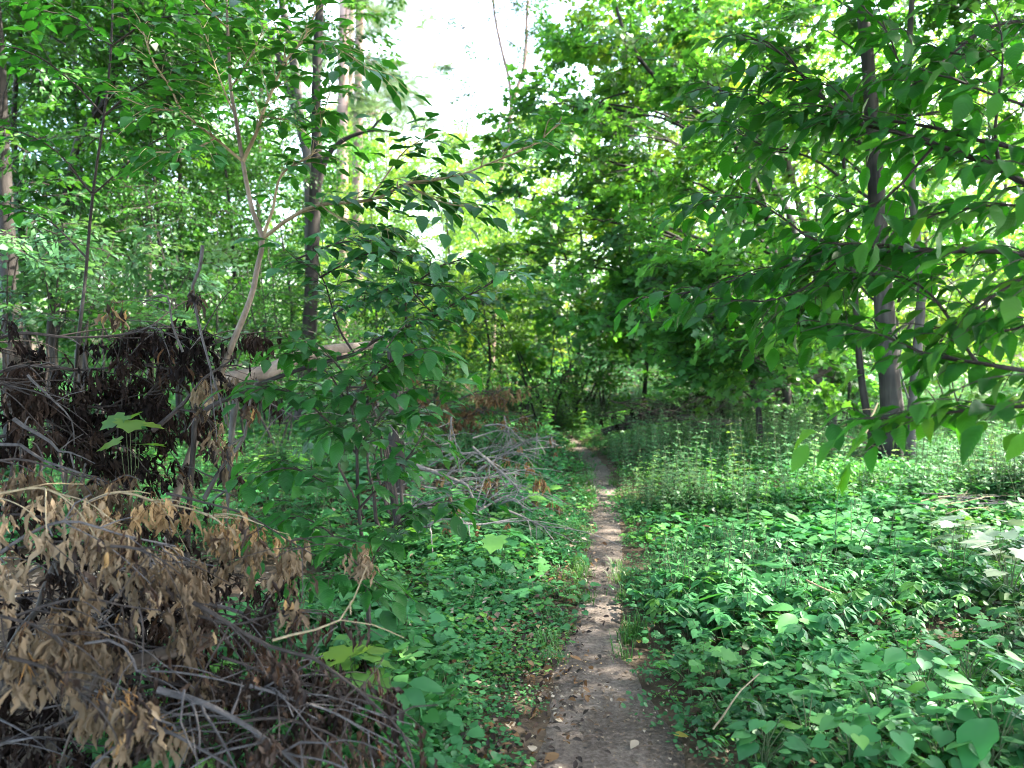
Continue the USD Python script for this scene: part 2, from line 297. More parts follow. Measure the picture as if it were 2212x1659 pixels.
dirt = usdkit.material(stage, LK + 'path_dirt', {
    'g': ('geometry', {}), 'n': ('noise_texture', {'scale': 2.4, 'detail': 8.0, 'roughness': 0.68}), 'n2': ('noise_texture', {'scale': 38.0, 'detail': 6.0, 'roughness': 0.75}), 'mx': ('mix_float', {'fac': 0.5}),
    'r': ('rgb_ramp', {'ramp': [(0.33, (0.035, 0.029, 0.025)), (0.45, (0.09, 0.072, 0.06)), (0.55, (0.17, 0.139, 0.117)), (0.68, (0.29, 0.245, 0.212))]}), 'bu': ('bump', {'strength': 1.0, 'distance': 0.035}), 'p': ('principled_bsdf', {'roughness': 0.92, 'specular_ior_level': 0.15})},
    [('g.position', 'n.vector'), ('g.position', 'n2.vector'), ('n.fac', 'mx.a'), ('n2.fac', 'mx.b'), ('mx.result', 'r.fac'), ('r.color', 'p.base_color'), ('mx.result', 'bu.height'), ('bu.normal', 'p.normal')], surface='p.BSDF')
def path_mesh():
    s = _ps[_ps[:, 1] < 16]; T = unit(np.gradient(s[:, :2], axis=0)); N = np.c_[T[:, 1], -T[:, 0]]; u = np.linspace(-1, 1, 17)
    wob = (meshkit.fbm(np.c_[s[:, :2] * 2.5, np.zeros(len(s))], 3, 9) - 0.5) * 0.35; wob2 = (meshkit.fbm(np.c_[s[:, :2] * 2.5, np.ones(len(s)) * 5], 3, 12) - 0.5) * 0.35
    half = s[:, 2] / 2 + 0.06
    off = u[None] * half[:, None] + np.where(u[None] > 0, wob[:, None] * u[None] * s[:, 2:3], wob2[:, None] * -u[None] * s[:, 2:3])
    xy = s[:, None, :2] + off[..., None] * N[:, None]
    xy = xy.reshape(-1, 2); z = height(xy) + 0.012 - 0.03 * np.abs(np.tile(u, len(s))) ** 6 + 0.02 * (meshkit.fbm(np.c_[xy * 6, np.zeros(len(xy))], 4, 2) - 0.5)
    i = (np.arange(len(s) - 1)[:, None] * 17 + np.arange(16)[None]).ravel()
    return np.c_[xy, z], np.vstack([np.c_[i, i + 1, i + 18], np.c_[i, i + 18, i + 17]])
pm = put_mesh('/World/path', *path_mesh(), dirt); tag(pm.GetPrim(), 'narrow trodden dirt footpath winding away through the plants', 'path', kind='structure')

# ------------------------------------------------------------------ prototypes: leafy sprays, ground plants, needles
PROTO_ROOT = '/World/Looks/prototypes'
_pi = UsdGeom.PointInstancer.Define(stage, PROTO_ROOT)   # only holds the shapes that the instancers below repeat
_pi.CreateProtoIndicesAttr(Vt.IntArray()); _pi.CreatePositionsAttr(Vt.Vec3fArray())
def proto(name, meshes):
    p = numbered(PROTO_ROOT + '/' + name); UsdGeom.Xform.Define(stage, p)
    for nm, vf, mat, sm in meshes: put_mesh(p + '/' + nm, *vf, mat, sm)
    return p
def spray(seed, leaf, size, n, length, spread=0.16, opp=False, up=0.35, twigs=True):
    g = np.random.default_rng(seed); t = np.linspace(0.12, 1, n); pos = np.c_[t * length, (g.random(n) - .5) * 0.02, -0.22 * length * t ** 2]
    side = np.where(np.arange(n) % 2, 1, -1) if not opp else np.where(np.arange(n) % 2, 1, -1)
    if opp: pos = pos[(np.arange(n) // 2) * 2]
    a = g.uniform(0.5, 1.25, n) * side; a[-1] *= 0.1
    d = np.c_[np.cos(a), np.sin(a), g.normal(-0.25, 0.25, n)]
    pos = pos + unit(d) * g.uniform(0.15, 0.5, n)[:, None] * size
    f = frames(d, jitter_up(g, n, up)); parts = place(leaf, f, pos, size * g.uniform(0.7, 1.2, n))
    # side twigs with leaves
    return parts
def branchlet(seed, leaf, size, n, length, opp=False, up=0.35, sides=4):
    """a twig with side twigs, flat like a real spray"""
    g = np.random.default_rng(seed); out = [spray(seed, leaf, size, n, length, opp=opp, up=up)]; tw = [tube(np.array([[0, 0, 0], [length * .5, 0, -.055 * length], [length, 0, -.22 * length]]), 0.006, 0.002, 3, closed=False)]
    for k in range(sides):
        t = 0.15 + 0.65 * (k + g.random()) / sides; a = (1 if k % 2 else -1) * g.uniform(0.55, 1.0); l = length * g.uniform(0.4, 0.65) * (1.1 - t * 0.6)
        v, f = spray(seed * 7 + k, leaf, size, max(4, int(n * 0.55)), l, opp=opp, up=up)
        R = np.array([[math.cos(a), -math.sin(a), 0], [math.sin(a), math.cos(a), 0], [0, 0, 1]]); o = np.array([t * length, 0, -.22 * length * t * t])
        out.append((v @ R.T + o, f)); tw.append(tube(np.array([[0, 0, 0], [l * .5, 0, -.055 * l], [l, 0, -.22 * l]]) @ R.T + o, 0.004, 0.0015, 3, closed=False))
    return cat(out), cat(tw)
PROTOS = {}
def sprays(kind, mat, tw='twig_dark'):
    key = (kind, mat)
    if key not in PROTOS:
        sp = {'oval': (LF_OVAL, 0.085, 10, 0.42, False, 0.4), 'maple': (LF_MAPLE, 0.095, 8, 0.42, True, 0.3), 'small': (LF_SMALL, 0.05, 13, 0.42, False, 0.5), 'ash': (LF_SMALL, 0.085, 11, 0.45, True, 0.3), 'far': (LF_FAR, 0.10, 12, 0.7, False, 0.6), 'fine': (LF_FAR, 0.072, 12, 0.5, False, 0.8)}[kind]
        lst = []
        for k in range(4):
            (lv, tv) = branchlet(31 * k + len(PROTOS) * 101 + 5, *sp)
            ms = [('leaves', lv, M[mat], True)]
            if kind not in ('far', 'fine'): ms.append(('twigs', tv, M[tw], True))
            lst.append(proto(f'{kind}_spray', ms))
        PROTOS[key] = lst
    return PROTOS[key]
def needle_tufts():
    if 'pine' not in PROTOS:
        lst = []
        for k in range(3):
            g = np.random.default_rng(900 + k); n = 170; t = g.random(n); pos = np.c_[t * 0.4, np.zeros(n), -0.05 * t]; d = unit(np.c_[g.uniform(0.2, 0.9, n), g.normal(0, .6, n), g.normal(0, .6, n)])
            lf = (np.array([(0, 0.014, 0), (0, -0.014, 0), (1, 0, -0.08)], float), np.array([(0, 1, 2)]))
            lst.append(proto('needle_tuft', [('leaves', place(lf, frames(d, unit(rnd(g, n))), pos, g.uniform(0.11, 0.18, n)), M['pine'], False)]))
        PROTOS['pine'] = lst
    return PROTOS['pine']

def fill(rng, c, r, n, shell=0.5, clump=1.6, axis=None):
    """spray places in an ellipsoid, clumped with gaps; returns pos, quats, scales"""
    c = np.asarray(c, float); r = np.asarray(r, float); m = n * 5
    u = unit(rnd(rng, m)) * (rng.random(m) ** (1 / 3 * (1 - shell) + 0.0001))[:, None]
    p = c + u * r
    nz = meshkit.fbm(p * clump, 2, int(abs(c[0]) * 13 + abs(c[2]) * 7) % 97)
    keep = np.argsort(-(nz + 0.25 * rng.random(m)))[:n]
    p, u = p[keep], u[keep]
    out = p - (c if axis is None else np.array([axis[0], axis[1], c[2]])); out[:, 2] = 0
    d = unit(unit(out) + 0.8 * rnd(rng, len(p)) * (1, 1, 0.45) + np.array([0, 0, 0.05]))
    return p, mat_quat(frames(d, jitter_up(rng, len(p), 0.5))), rng.uniform(0.75, 1.35, len(p))

def px_cluster(px, py, d, rx, ry, rd): return P(px, py, d), np.array([rx * d / FPX, rd, ry * d / FPX])

DENS = 1.9
class Tree(Thing):
    """trunk, limbs and leaf clusters"""
    def __init__(s, name, label, trunk, r, bark, top=None, seed=0, group=None, r1=0.03, cat_='tree', sides=10, flare=0.5, rough=0.12, tname='trunk'):
        trunk = np.asarray(trunk, float); b = trunk[0].copy(); b[2] = ht(b[0], b[1])
        super().__init__(name, label, cat_, b, group); s.rng = np.random.default_rng(seed + 500); s.bark = M[bark]
        if trunk[0][2] > b[2] + 0.05: trunk = np.vstack([b, trunk])
        trunk[0] = b - [0, 0, 0.12]
        s.axis = spline(trunk, 0.18 if r > 0.04 else 0.08); s.r = r; s.r1 = r1
        s.part(tname, tube(s.axis, r, r1, sides, rough, seed, flare, 1.0), s.bark)
        s.acc = {}
    def radius(s, k): return s.r + (s.r1 - s.r) * k / max(1, len(s.axis) - 1)
    def limb(s, pts, r0, r1=0.006, sides=6, name='limb'):
        s.part(name, tube(wander(spline(pts, 0.15), 0.02, len(used) % 50), r0, r1, sides, 0.1, 3), s.bark)
    def cluster(s, c, r, dens, kind, mat, shell=0.45, clump=1.6, limb=True, scale=1.0, nsub=3):
        c = np.asarray(c, float); r = np.asarray(r, float); n = max(6, int(4.19 * r[0] * r[1] * r[2] * dens * DENS))
        pos, q, sc = fill(s.rng, c, r, n, shell, clump, s.axis[0])
        pr = needle_tufts() if kind == 'pine' else sprays(kind, mat)
        a = s.acc.setdefault((kind, mat), []); a.append((pos, q, sc * scale, s.rng.integers(0, len(pr), n)))
        if limb:
            # leave the trunk below the cluster
            zt = c[2] - np.linalg.norm((c - s.axis[np.abs(s.axis[:, 2] - c[2]).argmin()])[:2]) * 0.55
            k = int(np.clip(np.abs(s.axis[:, 2] - zt).argmin(), 2, len(s.axis) - 1)); a0 = s.axis[k]
            mid = a0 + (c - a0) * 0.5 + np.array([0, 0, 0.12 * np.linalg.norm(c - a0)])
            r0 = min(max(0.009, 0.011 * np.linalg.norm(c - a0)), s.radius(k) * 0.7)
            main = wander(spline([a0, mid, c + (c - mid) * 0.35], 0.2), 0.06, k)
            parts = [tube(main, r0, 0.006, 6, 0.1, 3)]
            for j in range(nsub):
                t = pos[s.rng.integers(0, n)]; m0 = main[int(len(main) * s.rng.uniform(0.3, 0.95))]
                parts.append(tube(wander(spline([m0, (m0 + t) / 2 + [0, 0, 0.06], t], 0.2), 0.04, j + k), r0 * 0.45, 0.003, 4, closed=False))
            s.part('limb', cat(parts), s.bark)
    def box(s, x0, x1, y0, y1, d0, d1, n, kind, mat, dens, rx=105, ry=52):
        for k in range(n):
            g = s.rng; s.cluster(*px_cluster(g.uniform(x0, x1), g.uniform(y0, y1), g.uniform(d0, d1), rx * g.uniform(.7, 1.3), ry * g.uniform(.7, 1.3), g.uniform(.7, 1.1)), dens, kind, mat, limb=(k % 3 == 0), nsub=1)
    def done(s, name='crown'):
        protos, pos, q, sc, idx = [], [], [], [], []
        for (kind, mat), lst in s.acc.items():
            pr = needle_tufts() if kind == 'pine' else sprays(kind, mat); o = len(protos); protos += pr
            for a, b, c_, i in lst: pos.append(a); q.append(b); sc.append(c_); idx.append(i + o)
        if pos: s.scatter(name, protos, np.vstack(pos), np.vstack(q), np.concatenate(sc), np.concatenate(idx))
        return s

# ------------------------------------------------------------------ large trees
def tree_px(name, label, pts, d, *a, **k): return Tree(name, label, PL(pts, d), *a, **k)
# dark straight trunk left of the middle, its dead side branch to the right
t = tree_px('dark_tree', 'tree with a straight dark trunk and a forked side branch, left of the sky gap', [(655, 900), (668, 700), (677, 520), (684, 320), (683, 200), (690, 20), (700, -200), (706, -500)], 13, 0.13, 'bark_dark', seed=1)
t.limb(PL([(684, 410), (705, 340), (740, 305), (800, 282), (850, 285)], 13), 0.075, 0.012); t.limb(PL([(800, 284), (815, 262), (855, 240)], 13), 0.03, 0.006)
for c in [(770, 60, 12.4, 70, 70, .7), (600, -60, 13, 150, 90, 1.2), (760, -120, 13, 130, 100, 1.2), (740, 160, 12.6, 60, 50, .5)]:
    t.cluster(*px_cluster(*c), 7, 'oval', 'mid')
t.cluster(P(690, -420, 13), (3.2, 3.2, 1.8), 2.2, 'far', 'mid', scale=1.2); t.done()
t = tree_px('grey_tree', 'tree with two pale grey leaning trunks behind the dark straight trunk', [(672, 850), (668, 400), (650, 280), (632, 215), (598, 110), (540, 0), (470, -150), (430, -300)], 15, 0.14, 'bark_grey', seed=2)
t.limb(PL([(645, 260), (640, 170), (622, 70), (608, 0), (585, -150), (580, -280)], 15), 0.10, 0.03, 8, 'trunk')
for c in [(520, -110, 15, 130, 100, 1.3), (640, -160, 15, 120, 90, 1.2), (500, 60, 15.5, 60, 50, .7)]: t.cluster(*px_cluster(*c), 7, 'oval', 'mid')
t.cluster(P(480, -380, 15), (3.2, 3, 2), 2.2, 'far', 'mid', scale=1.2); t.done()
for k, (x, d, lab, r) in enumerate([(737, 24, 'pine with a pinkish scaly trunk just right of the dark straight trunk', .21), (771, 27, 'slimmer pinkish pine trunk, right of the other pine', .2), (752, 33, 'farthest pine, seen between the two nearer pink pine trunks', .2)]):
    t = tree_px('pine_tree', lab, [(x, 830), (x + 2, 560), (x + 2, 300), (x + 6, 0), (x + 8, -500)], d, r, 'bark_pine', seed=5 + k, r1=0.1, tname='trunk')
    for j in range(9):
        g = t.rng; y = 240 - 75 * j; sx = (1 if j % 2 else -1) * g.uniform(40, 110)
        if k < 2 and y > 130 and sx < 0: sx = -sx
        t.cluster(P(x + sx, y, d + g.uniform(-1, 1)), (1.4, 1.3, 0.7), 13, 'pine', 'pine', limb=True, nsub=3)
    t.done('crown')
t = tree_px('curved_tree', 'tree with a thin black trunk curving up to the right in the upper left', [(112, 800), (120, 560), (140, 440), (152, 390), (168, 310), (215, 240), (240, 185), (258, 110), (270, 20), (280, -150), (300, -350)], 11, 0.085, 'bark_dark', seed=8, r1=.02)
t.limb(PL([(228, 212), (250, 172), (285, 165)], 11), 0.035, 0.01); t.limb(PL([(170, 300), (205, 235), (225, 160), (220, 80)], 11), 0.03, 0.008)
for c in [(260, 60, 10.6, 110, 80, .9), (340, 150, 10.5, 90, 70, .8), (150, 130, 11, 90, 70, .8), (60, 60, 11, 90, 70, .8), (200, -60, 11, 170, 90, 1.2), (400, 20, 10.5, 110, 70, .9), (300, 260, 10.6, 80, 60, .6)]:
    t.cluster(*px_cluster(*c), 11, 'oval', 'mid')
t.cluster(P(280, -330, 11), (2.8, 2.8, 1.6), 2.2, 'far', 'mid', scale=1.2); t.box(60, 480, -20, 330, 10, 12, 10, 'oval', 'mid', 11)
t.done()
t = tree_px('brown_tree', 'thick brown trunk at the left edge of the picture', [(28, 820), (22, 620), (12, 450), (5, 300), (-2, 120), (-20, -120), (-30, -420)], 9, 0.12, 'bark_dark', seed=9)
for c in [(20, 170, 8.6, 80, 60, .7), (90, 300, 8.8, 70, 50, .6), (-60, 20, 9, 150, 90, 1), (40, 400, 8.4, 60, 50, .5)]: t.cluster(*px_cluster(*c), 11, 'oval', 'mid')
t.cluster(P(-60, -350, 9), (2.8, 2.6, 1.6), 2.5, 'far', 'mid', scale=1.2); t.done()
for lab, pts, d, r, bk, cl in [
    ('slim grey-brown trunk just left of the curved black trunk', [(172, 820), (175, 480), (165, 250), (160, 60), (150, -250)], 14, .09, 'bark_grey', [(130, 200, 14, 80, 60, .8), (190, -20, 14, 120, 90, 1.2), (60, -60, 14, 120, 80, 1.1)]),
    ('slim dark trunk in the shrubs beside the thick brown trunk at the left edge', [(60, 800), (52, 560), (38, 420), (30, 250), (44, 60), (50, -200)], 11.5, .07, 'bark_dark', [(70, 200, 11.3, 60, 50, .6), (30, -20, 11.5, 110, 70, .9)]),
    ('thin dark trunk rising behind the fork of the pale sapling, upper left', [(385, 800), (390, 520), (385, 250), (378, 120), (372, -60), (370, -250)], 13, .05, 'bark_dark', [(450, 100, 13, 70, 60, .8), (350, 60, 13, 70, 60, .8), (330, -70, 13, 140, 90, 1.2), (470, -60, 13, 100, 70, 1)]),
    ('thin brown trunk left of the grey leaning trunks', [(325, 800), (322, 560), (318, 380), (305, 200), (300, 0), (290, -250)], 15, .07, 'bark_brown', [(300, 330, 15, 70, 50, .8), (250, 400, 14.5, 70, 50, .8), (400, 300, 15, 70, 60, .9), (310, -90, 15, 120, 90, 1.2)])]:
    t = tree_px('slim_tree', lab, pts, d, r, bk, seed=20 + d * 3 // 1 % 17 if isinstance(d, int) else 33, r1=.02)
    for c in cl: t.cluster(*px_cluster(*c), 8, 'oval', 'mid')
    t.done()
# slender forked tree under the open sky
t = tree_px('forked_tree', 'slender tree whose trunk forks in a Y in front of the white sky', [(1062, 850), (1070, 600), (1080, 420), (1086, 340), (1098, 285), (1104, 222), (1097, 160), (1082, 100), (1066, 10), (1060, -140)], 20, 0.07, 'bark_pine', seed=40, r1=.03)
t.limb(PL([(1104, 222), (1118, 188), (1134, 130), (1139, 20), (1146, -130)], 20), 0.06, 0.02, 7, 'trunk')
for c in [(1100, 40, 20, 60, 45, .8), (1150, 110, 20, 45, 45, .7), (1010, 150, 20, 40, 40, .6), (1060, 220, 20, 50, 40, .6), (1000, 60, 20, 40, 30, .5), (1110, -80, 20, 90, 60, 1.2), (1130, 280, 20, 70, 50, .8), (1030, 320, 20, 60, 40, .7)]:
    t.cluster(*px_cluster(*c), 12, 'small', 'mid', scale=1.5)
t.done()
# right: the main trunk with its two companions, maples
t = tree_px('maple_tree', 'large tree with a dark furrowed trunk standing in the ground cover on the right', [(1930, 1025), (1926, 880), (1912, 700), (1897, 480), (1887, 300), (1872, 100), (1860, 0), (1845, -250), (1835, -560)], 9.3, 0.135, 'bark_furrow', seed=50, flare=.35)
for c in [(1700, 60, 9.5, 130, 80, 1.0), (1560, 190, 9.8, 120, 70, .9), (1980, 60, 9.6, 130, 90, 1.0), (2120, 180, 9.8, 110, 90, .9), (1820, 200, 10, 110, 80, .9), (2060, 360, 10, 110, 80, .9), (2160, 560, 10, 90, 90, .8), (1750, 330, 10.4, 110, 60, .8), (1600, 330, 10.5, 90, 50, .8)]:
    t.cluster(*px_cluster(*c), 12, 'maple', 'maple')
t.cluster(P(1840, -330, 9.3), (2.6, 2.4, 1.3), 2.5, 'far', 'maple', scale=1.3); t.box(1620, 2200, -20, 620, 9.6, 11, 16, 'maple', 'maple', 12)
t.done()
t = tree_px('grey_sapling', 'smooth grey young trunk close on the right of the dark furrowed trunk', [(1963, 1022), (1970, 900), (1983, 740), (1990, 640), (1982, 540), (1970, 400), (1962, 200), (1970, 0), (1990, -200)], 9.1, 0.062, 'bark_grey', seed=51, flare=.2, r1=.025)
t.limb(PL([(1962, 860), (1945, 800), (1948, 730), (1935, 690)], 9.0), 0.012, 0.004)
for c in [(2010, 470, 9.2, 60, 60, .5), (2100, 480, 9.2, 80, 60, .6), (2020, -60, 9.2, 140, 90, 1)]: t.cluster(*px_cluster(*c), 12, 'maple', 'maple')
t.done()
t = tree_px('thin_tree', 'thin dark leaning stem at the left foot of the furrowed trunk', [(1897, 1008), (1885, 950), (1868, 870), (1855, 760), (1846, 620), (1830, 450), (1815, 250)], 9.4, 0.05, 'bark_dark', seed=52, flare=.2, r1=.015)
for c in [(1800, 240, 9.6, 80, 50, .6), (1850, 420, 9.6, 60, 50, .5), (1770, 600, 9.8, 70, 50, .6)]: t.cluster(*px_cluster(*c), 11, 'maple', 'maple')
t.done()
t = tree_px('leaning_tree', 'slim grey stem leaning left behind the ground cover, right of the path', [(1797, 895), (1782, 850), (1747, 770), (1728, 650), (1714, 490), (1672, 410), (1628, 335), (1560, 240), (1500, 120)], 13, 0.075, 'bark_grey', seed=53, flare=.2, r1=.03)
for c in [(1500, 120, 12.8, 120, 60, 1), (1400, 240, 12.5, 110, 60, 1), (1330, 360, 12.5, 120, 60, 1), (1500, 420, 12.5, 110, 60, .9), (1290, 120, 13, 90, 60, 1), (1420, 20, 13, 120, 70, 1)]: t.cluster(*px_cluster(*c), 10, 'maple', 'maple')
t.box(1250, 1700, 60, 500, 12.5, 14, 11, 'maple', 'light', 8)
t.done()
t = tree_px('leaning_tree', 'brownish stem leaning left beside the slim grey leaning stem', [(1800, 830), (1775, 640), (1755, 545), (1722, 430), (1690, 300), (1640, 100), (1600, -100)], 14.5, 0.085, 'bark_brown', seed=54, flare=.2, r1=.03)
for c in [(1640, -20, 14.5, 140, 70, 1.2), (1500, 0, 15, 120, 60, 1.1), (1340, 0, 15.5, 100, 70, 1.2), (1580, 480, 14, 110, 60, 1), (1680, 180, 14.5, 100, 60, 1)]: t.cluster(*px_cluster(*c), 8, 'maple', 'light')
t.cluster(P(1560, -230, 14.5), (3, 2.6, 1.6), 2.5, 'far', 'maple', scale=1.2); t.box(1400, 1850, -20, 420, 14, 15.5, 10, 'maple', 'light', 6)
t.done()
# limbs of right-hand maples that cross the picture's upper middle
t = tree_px('arching_tree', 'maple whose dark limb arches left above the path, right of the sky gap', [(1700, 880), (1690, 700), (1660, 480), (1610, 350), (1560, 285), (1480, 222), (1400, 150), (1345, 60), (1320, -40)], 12, 0.07, 'bark_dark', seed=55, flare=.2, r1=.02)
t.limb(PL([(1480, 222), (1400, 195), (1330, 205), (1260, 240)], 12), 0.03, 0.008)
for c in [(1240, 230, 11.8, 100, 50, .9), (1180, 330, 12, 100, 50, .9), (1300, 480, 11.5, 130, 50, .9), (1200, 560, 11.6, 120, 50, .9), (1420, 560, 11.2, 120, 60, .9), (1330, 290, 11.6, 100, 50, .8), (1230, 90, 12.4, 70, 60, .8), (1380, 130, 12, 100, 60, .8), (1180, 440, 12, 90, 45, .8)]: t.cluster(*px_cluster(*c), 8, 'maple', 'maple')
t.box(1170, 1480, 120, 640, 11, 13, 12, 'maple', 'maple', 9)
t.done()
t = tree_px('low_maple', 'understory maple with flat leaf sprays hanging over the dark brush pile on the right', [(1640, 900), (1620, 800), (1585, 690), (1555, 560), (1470, 535), (1400, 520)], 10.5, 0.045, 'bark_dark', seed=56, flare=.2, r1=.01)
for c in [(1450, 660, 10.3, 120, 55, .9), (1570, 740, 10.2, 110, 60, .8), (1680, 680, 10.4, 100, 60, .8), (1480, 790, 10.6, 90, 50, .8), (1620, 830, 10.5, 90, 45, .7), (1740, 800, 10.5, 70, 50, .7), (1350, 690, 11, 90, 50, .8), (1540, 600, 10.6, 110, 50, .8)]: t.cluster(*px_cluster(*c), 14, 'maple', 'maple')
t.box(1330, 1820, 560, 860, 9.9, 11.2, 14, 'maple', 'maple', 13)
t.done()
# a beech-like tree just outside on the right: its boughs reach into the picture
BT = np.array([3.3, 2.9, 0])
BOUGHS = [([(2420, 480, 2.6), (2212, 388, 2.75), (2160, 359, 2.8), (2017, 316, 2.95), (1866, 269, 3.1), (1826, 255, 3.15), (1697, 122, 3.3), (1640, 95, 3.35)], .014),
          ([(2400, 350, 2.7), (2212, 318, 2.8), (2063, 284, 2.9), (1981, 273, 3.0), (1866, 258, 3.1), (1760, 262, 3.2), (1650, 225, 3.3), (1560, 200, 3.4)], .009),
          ([(2160, 359, 2.8), (2153, 280, 2.8), (2164, 115, 2.85), (2150, 30, 2.9)], .007),
          ([(2420, 590, 2.6), (2212, 555, 2.75), (2103, 547, 2.85), (1985, 540, 3.0), (1823, 553, 3.15), (1654, 589, 3.35), (1520, 625, 3.45), (1410, 645, 3.55)], .011),
          ([(2300, 40, 3.2), (2140, 60, 3.2), (1974, 158, 3.2), (1913, 65, 3.2), (1848, 0, 3.25)], .008),
          ([(2400, 560, 2.5), (2212, 603, 2.65), (2121, 664, 2.7), (2074, 697, 2.75), (1990, 715, 2.85)], .007),
          ([(2420, 810, 2.3), (2212, 797, 2.5), (2110, 783, 2.6), (1985, 758, 2.75), (1900, 725, 2.85), (1790, 700, 2.95)], .010),
          ([(2420, 850, 2.2), (2212, 870, 2.35), (2080, 880, 2.5), (1960, 900, 2.6), (1840, 905, 2.7)], .008),
          ([(2030, 545, 2.95), (1900, 530, 3.1), (1758, 517, 3.2), (1690, 470, 3.3), (1604, 424, 3.4), (1500, 450, 3.5)], .007),
          ([(1866, 269, 3.1), (1841, 215, 3.12), (1798, 187, 3.2), (1690, 165, 3.3)], .006),
          ([(2110, 783, 2.6), (2010, 640, 2.8), (1930, 600, 2.9), (1800, 625, 3.0), (1690, 690, 3.15)], .006),
          ([(2017, 316, 2.95), (1960, 390, 3.0), (1880, 440, 3.05), (1790, 420, 3.15)], .006),
          ([(2330, 470, 2.7), (2180, 440, 2.8), (2060, 450, 2.9), (1960, 490, 3.0)], .006),
          ([(2340, 140, 2.9), (2200, 110, 2.9), (2080, 120, 2.95), (1990, 90, 3.0)], .006),
          ([(1760, 262, 3.2), (1700, 320, 3.25), (1630, 300, 3.3), (1580, 270, 3.35)], .005),
          ([(1823, 553, 3.15), (1740, 620, 3.1), (1640, 650, 3.2), (1560, 650, 3.3)], .005),
          ([(2400, 690, 2.5), (2240, 690, 2.6), (2160, 720, 2.65), (2080, 640, 2.75)], .006),
          ([(2260, 250, 2.7), (2130, 200, 2.75), (2020, 160, 2.85), (1940, 200, 2.95)], .006)]
t = Tree('broadleaf_tree', 'tree outside the right edge whose boughs of large oval leaves hang into the picture', [BT, BT + [0.05, 0.05, 1.5], BT + [-.05, .1, 3.5], BT + [.1, .2, 6], BT + [0, .2, 9]], 0.13, 'bark_grey', seed=60, r1=.05)
def leafy_bough(t, pts, r, rng, size, leafpos, step=0.05, sub=0.36, start=0.04, drp=(-.7, -.02)):
    ax = wander(spline(PL(pts), 0.05), 0.02, len(leafpos)); L = np.r_[0, np.cumsum(np.linalg.norm(np.diff(ax, axis=0), axis=1))]; T = unit(np.gradient(ax, axis=0)); parts = [tube(ax, r, 0.0025, 6)]
    s = start; side = 1
    while s < L[-1]:
        k = int(np.searchsorted(L, s)); k = min(k, len(ax) - 1); side = -side
        lat = unit(np.cross(T[k], [0, 0, 1])) * side
        d = unit(T[k] * rng.uniform(.5, 1) + lat * rng.uniform(.6, 1.1) + np.array([0, 0, rng.uniform(-.35, .15)])); l = sub * rng.uniform(.5, 1.2) * (1 - 0.35 * s / L[-1])
        a = spline([ax[k], ax[k] + d * l * .5 + [0, 0, .02], ax[k] + d * l + [0, 0, -.12 * l]], 0.04); parts.append(tube(a, max(0.0022, r * .3), 0.0012, 4, closed=False))
        m = max(3, int(l / 0.05))
        for j in range(m):
            q = a[min(len(a) - 1, int((j + 1) / m * (len(a) - 1)))]; sd = 1 if j % 2 else -1; lt = unit(np.cross(d, [0, 0, 1])) * sd
            dd = unit(d * rng.uniform(.3, .9) + (lt * rng.uniform(.5, 1) if j < m - 1 else 0) + np.array([0, 0, rng.uniform(*drp)]))
            leafpos.append((q, dd, size * rng.uniform(.7, 1.2)))
        s += step * rng.uniform(.7, 1.3)
    return parts
def leaf_parts(t, leafpos, rng, shapes, mat, most, fname='foliage', lname='leaf', petiole=0.012, upj=.3, key=None):
    if key is not None: leafpos = sorted(leafpos, key=key)
    rest = []
    for i, (q, d, sz) in enumerate(leafpos):
        v, f = shapes[rng.integers(len(shapes))]; fr = frames(d[None], jitter_up(rng, 1, upj)); o = q + d * petiole
        V, F = place((v, f), fr, o[None], sz)
        if i < most: t.part(lname, (V, F), mat, True, leaf_uv(v))
        else: rest.append((V, F, leaf_uv(v)))
    if rest:
        V, F = cat([(a, b) for a, b, c in rest]); t.part(fname, (V, F), mat, True, np.vstack([c for a, b, c in rest]), kind='stuff')
rb = np.random.default_rng(61); lp = []
OV = [leaf_oval(6, .54, .12, .22), leaf_oval(6, .6, .08, .4, wavy=.018), leaf_oval(6, .5, .2, .15, wavy=.014), leaf_oval(6, .58, -.06, .3, wavy=.02), leaf_oval(6, .46, .3, .45, wavy=.02)]
for pts, r in BOUGHS:
    t.part('bough', cat(leafy_bough(t, pts, r, rb, 0.102, lp)), M['twig_dark'])
inview = lambda e: -1.0 / np.linalg.norm(e[0] - [0, 0, EYE]) if abs((e[0][0]) / e[0][1]) < .66 else 0.0
leaf_parts(t, lp, rb, OV, M['beech'], 300, key=inview)
t.cluster(BT + [0.6, .3, 5.4], (2.6, 2.4, 1.2), 4.5, 'far', 'mid', scale=1.4); t.cluster(BT + [0, .2, 7.8], (2.4, 2.4, 1.4), 3, 'far', 'mid', scale=1.4)
t.done()
BEECH_LEAVES = len(lp)
# shade trees right of and behind the photographer
for k, (x, y, h) in enumerate([(6.5, 6.2, 11), (-3.5, -2.5, 10), (-6.5, 3.0, 11), (-3.5, -1.3, 7.0), (3.8, -3.2, 10)]):
    b = np.array([x, y, 0.]); t = Tree('shade_tree', ['broad tree outside the right edge beyond the large-leaved boughs', 'tree standing behind the photographer on the left', 'broad tree outside the left edge beside the brush heap', 'low-crowned tree overhanging the brush heap from outside the left edge', 'tree standing behind the photographer on the right'][k], [b, b + [.1, 0, h * .3], b + [-.1, .1, h * .6], b + [0, 0, h]], .16, 'bark_dark', seed=70 + k)
    for j in range(5):
        a = j * 2.4 + k; rr = 1.7 if j else 0
        t.cluster(b + [rr * math.cos(a), rr * math.sin(a), h * (.55 + .09 * j)], (2.1, 2.1, 1.25), [1.8, 5, 5, 9, 2][k], 'far', 'mid', scale=1.45, nsub=3)
    t.done()
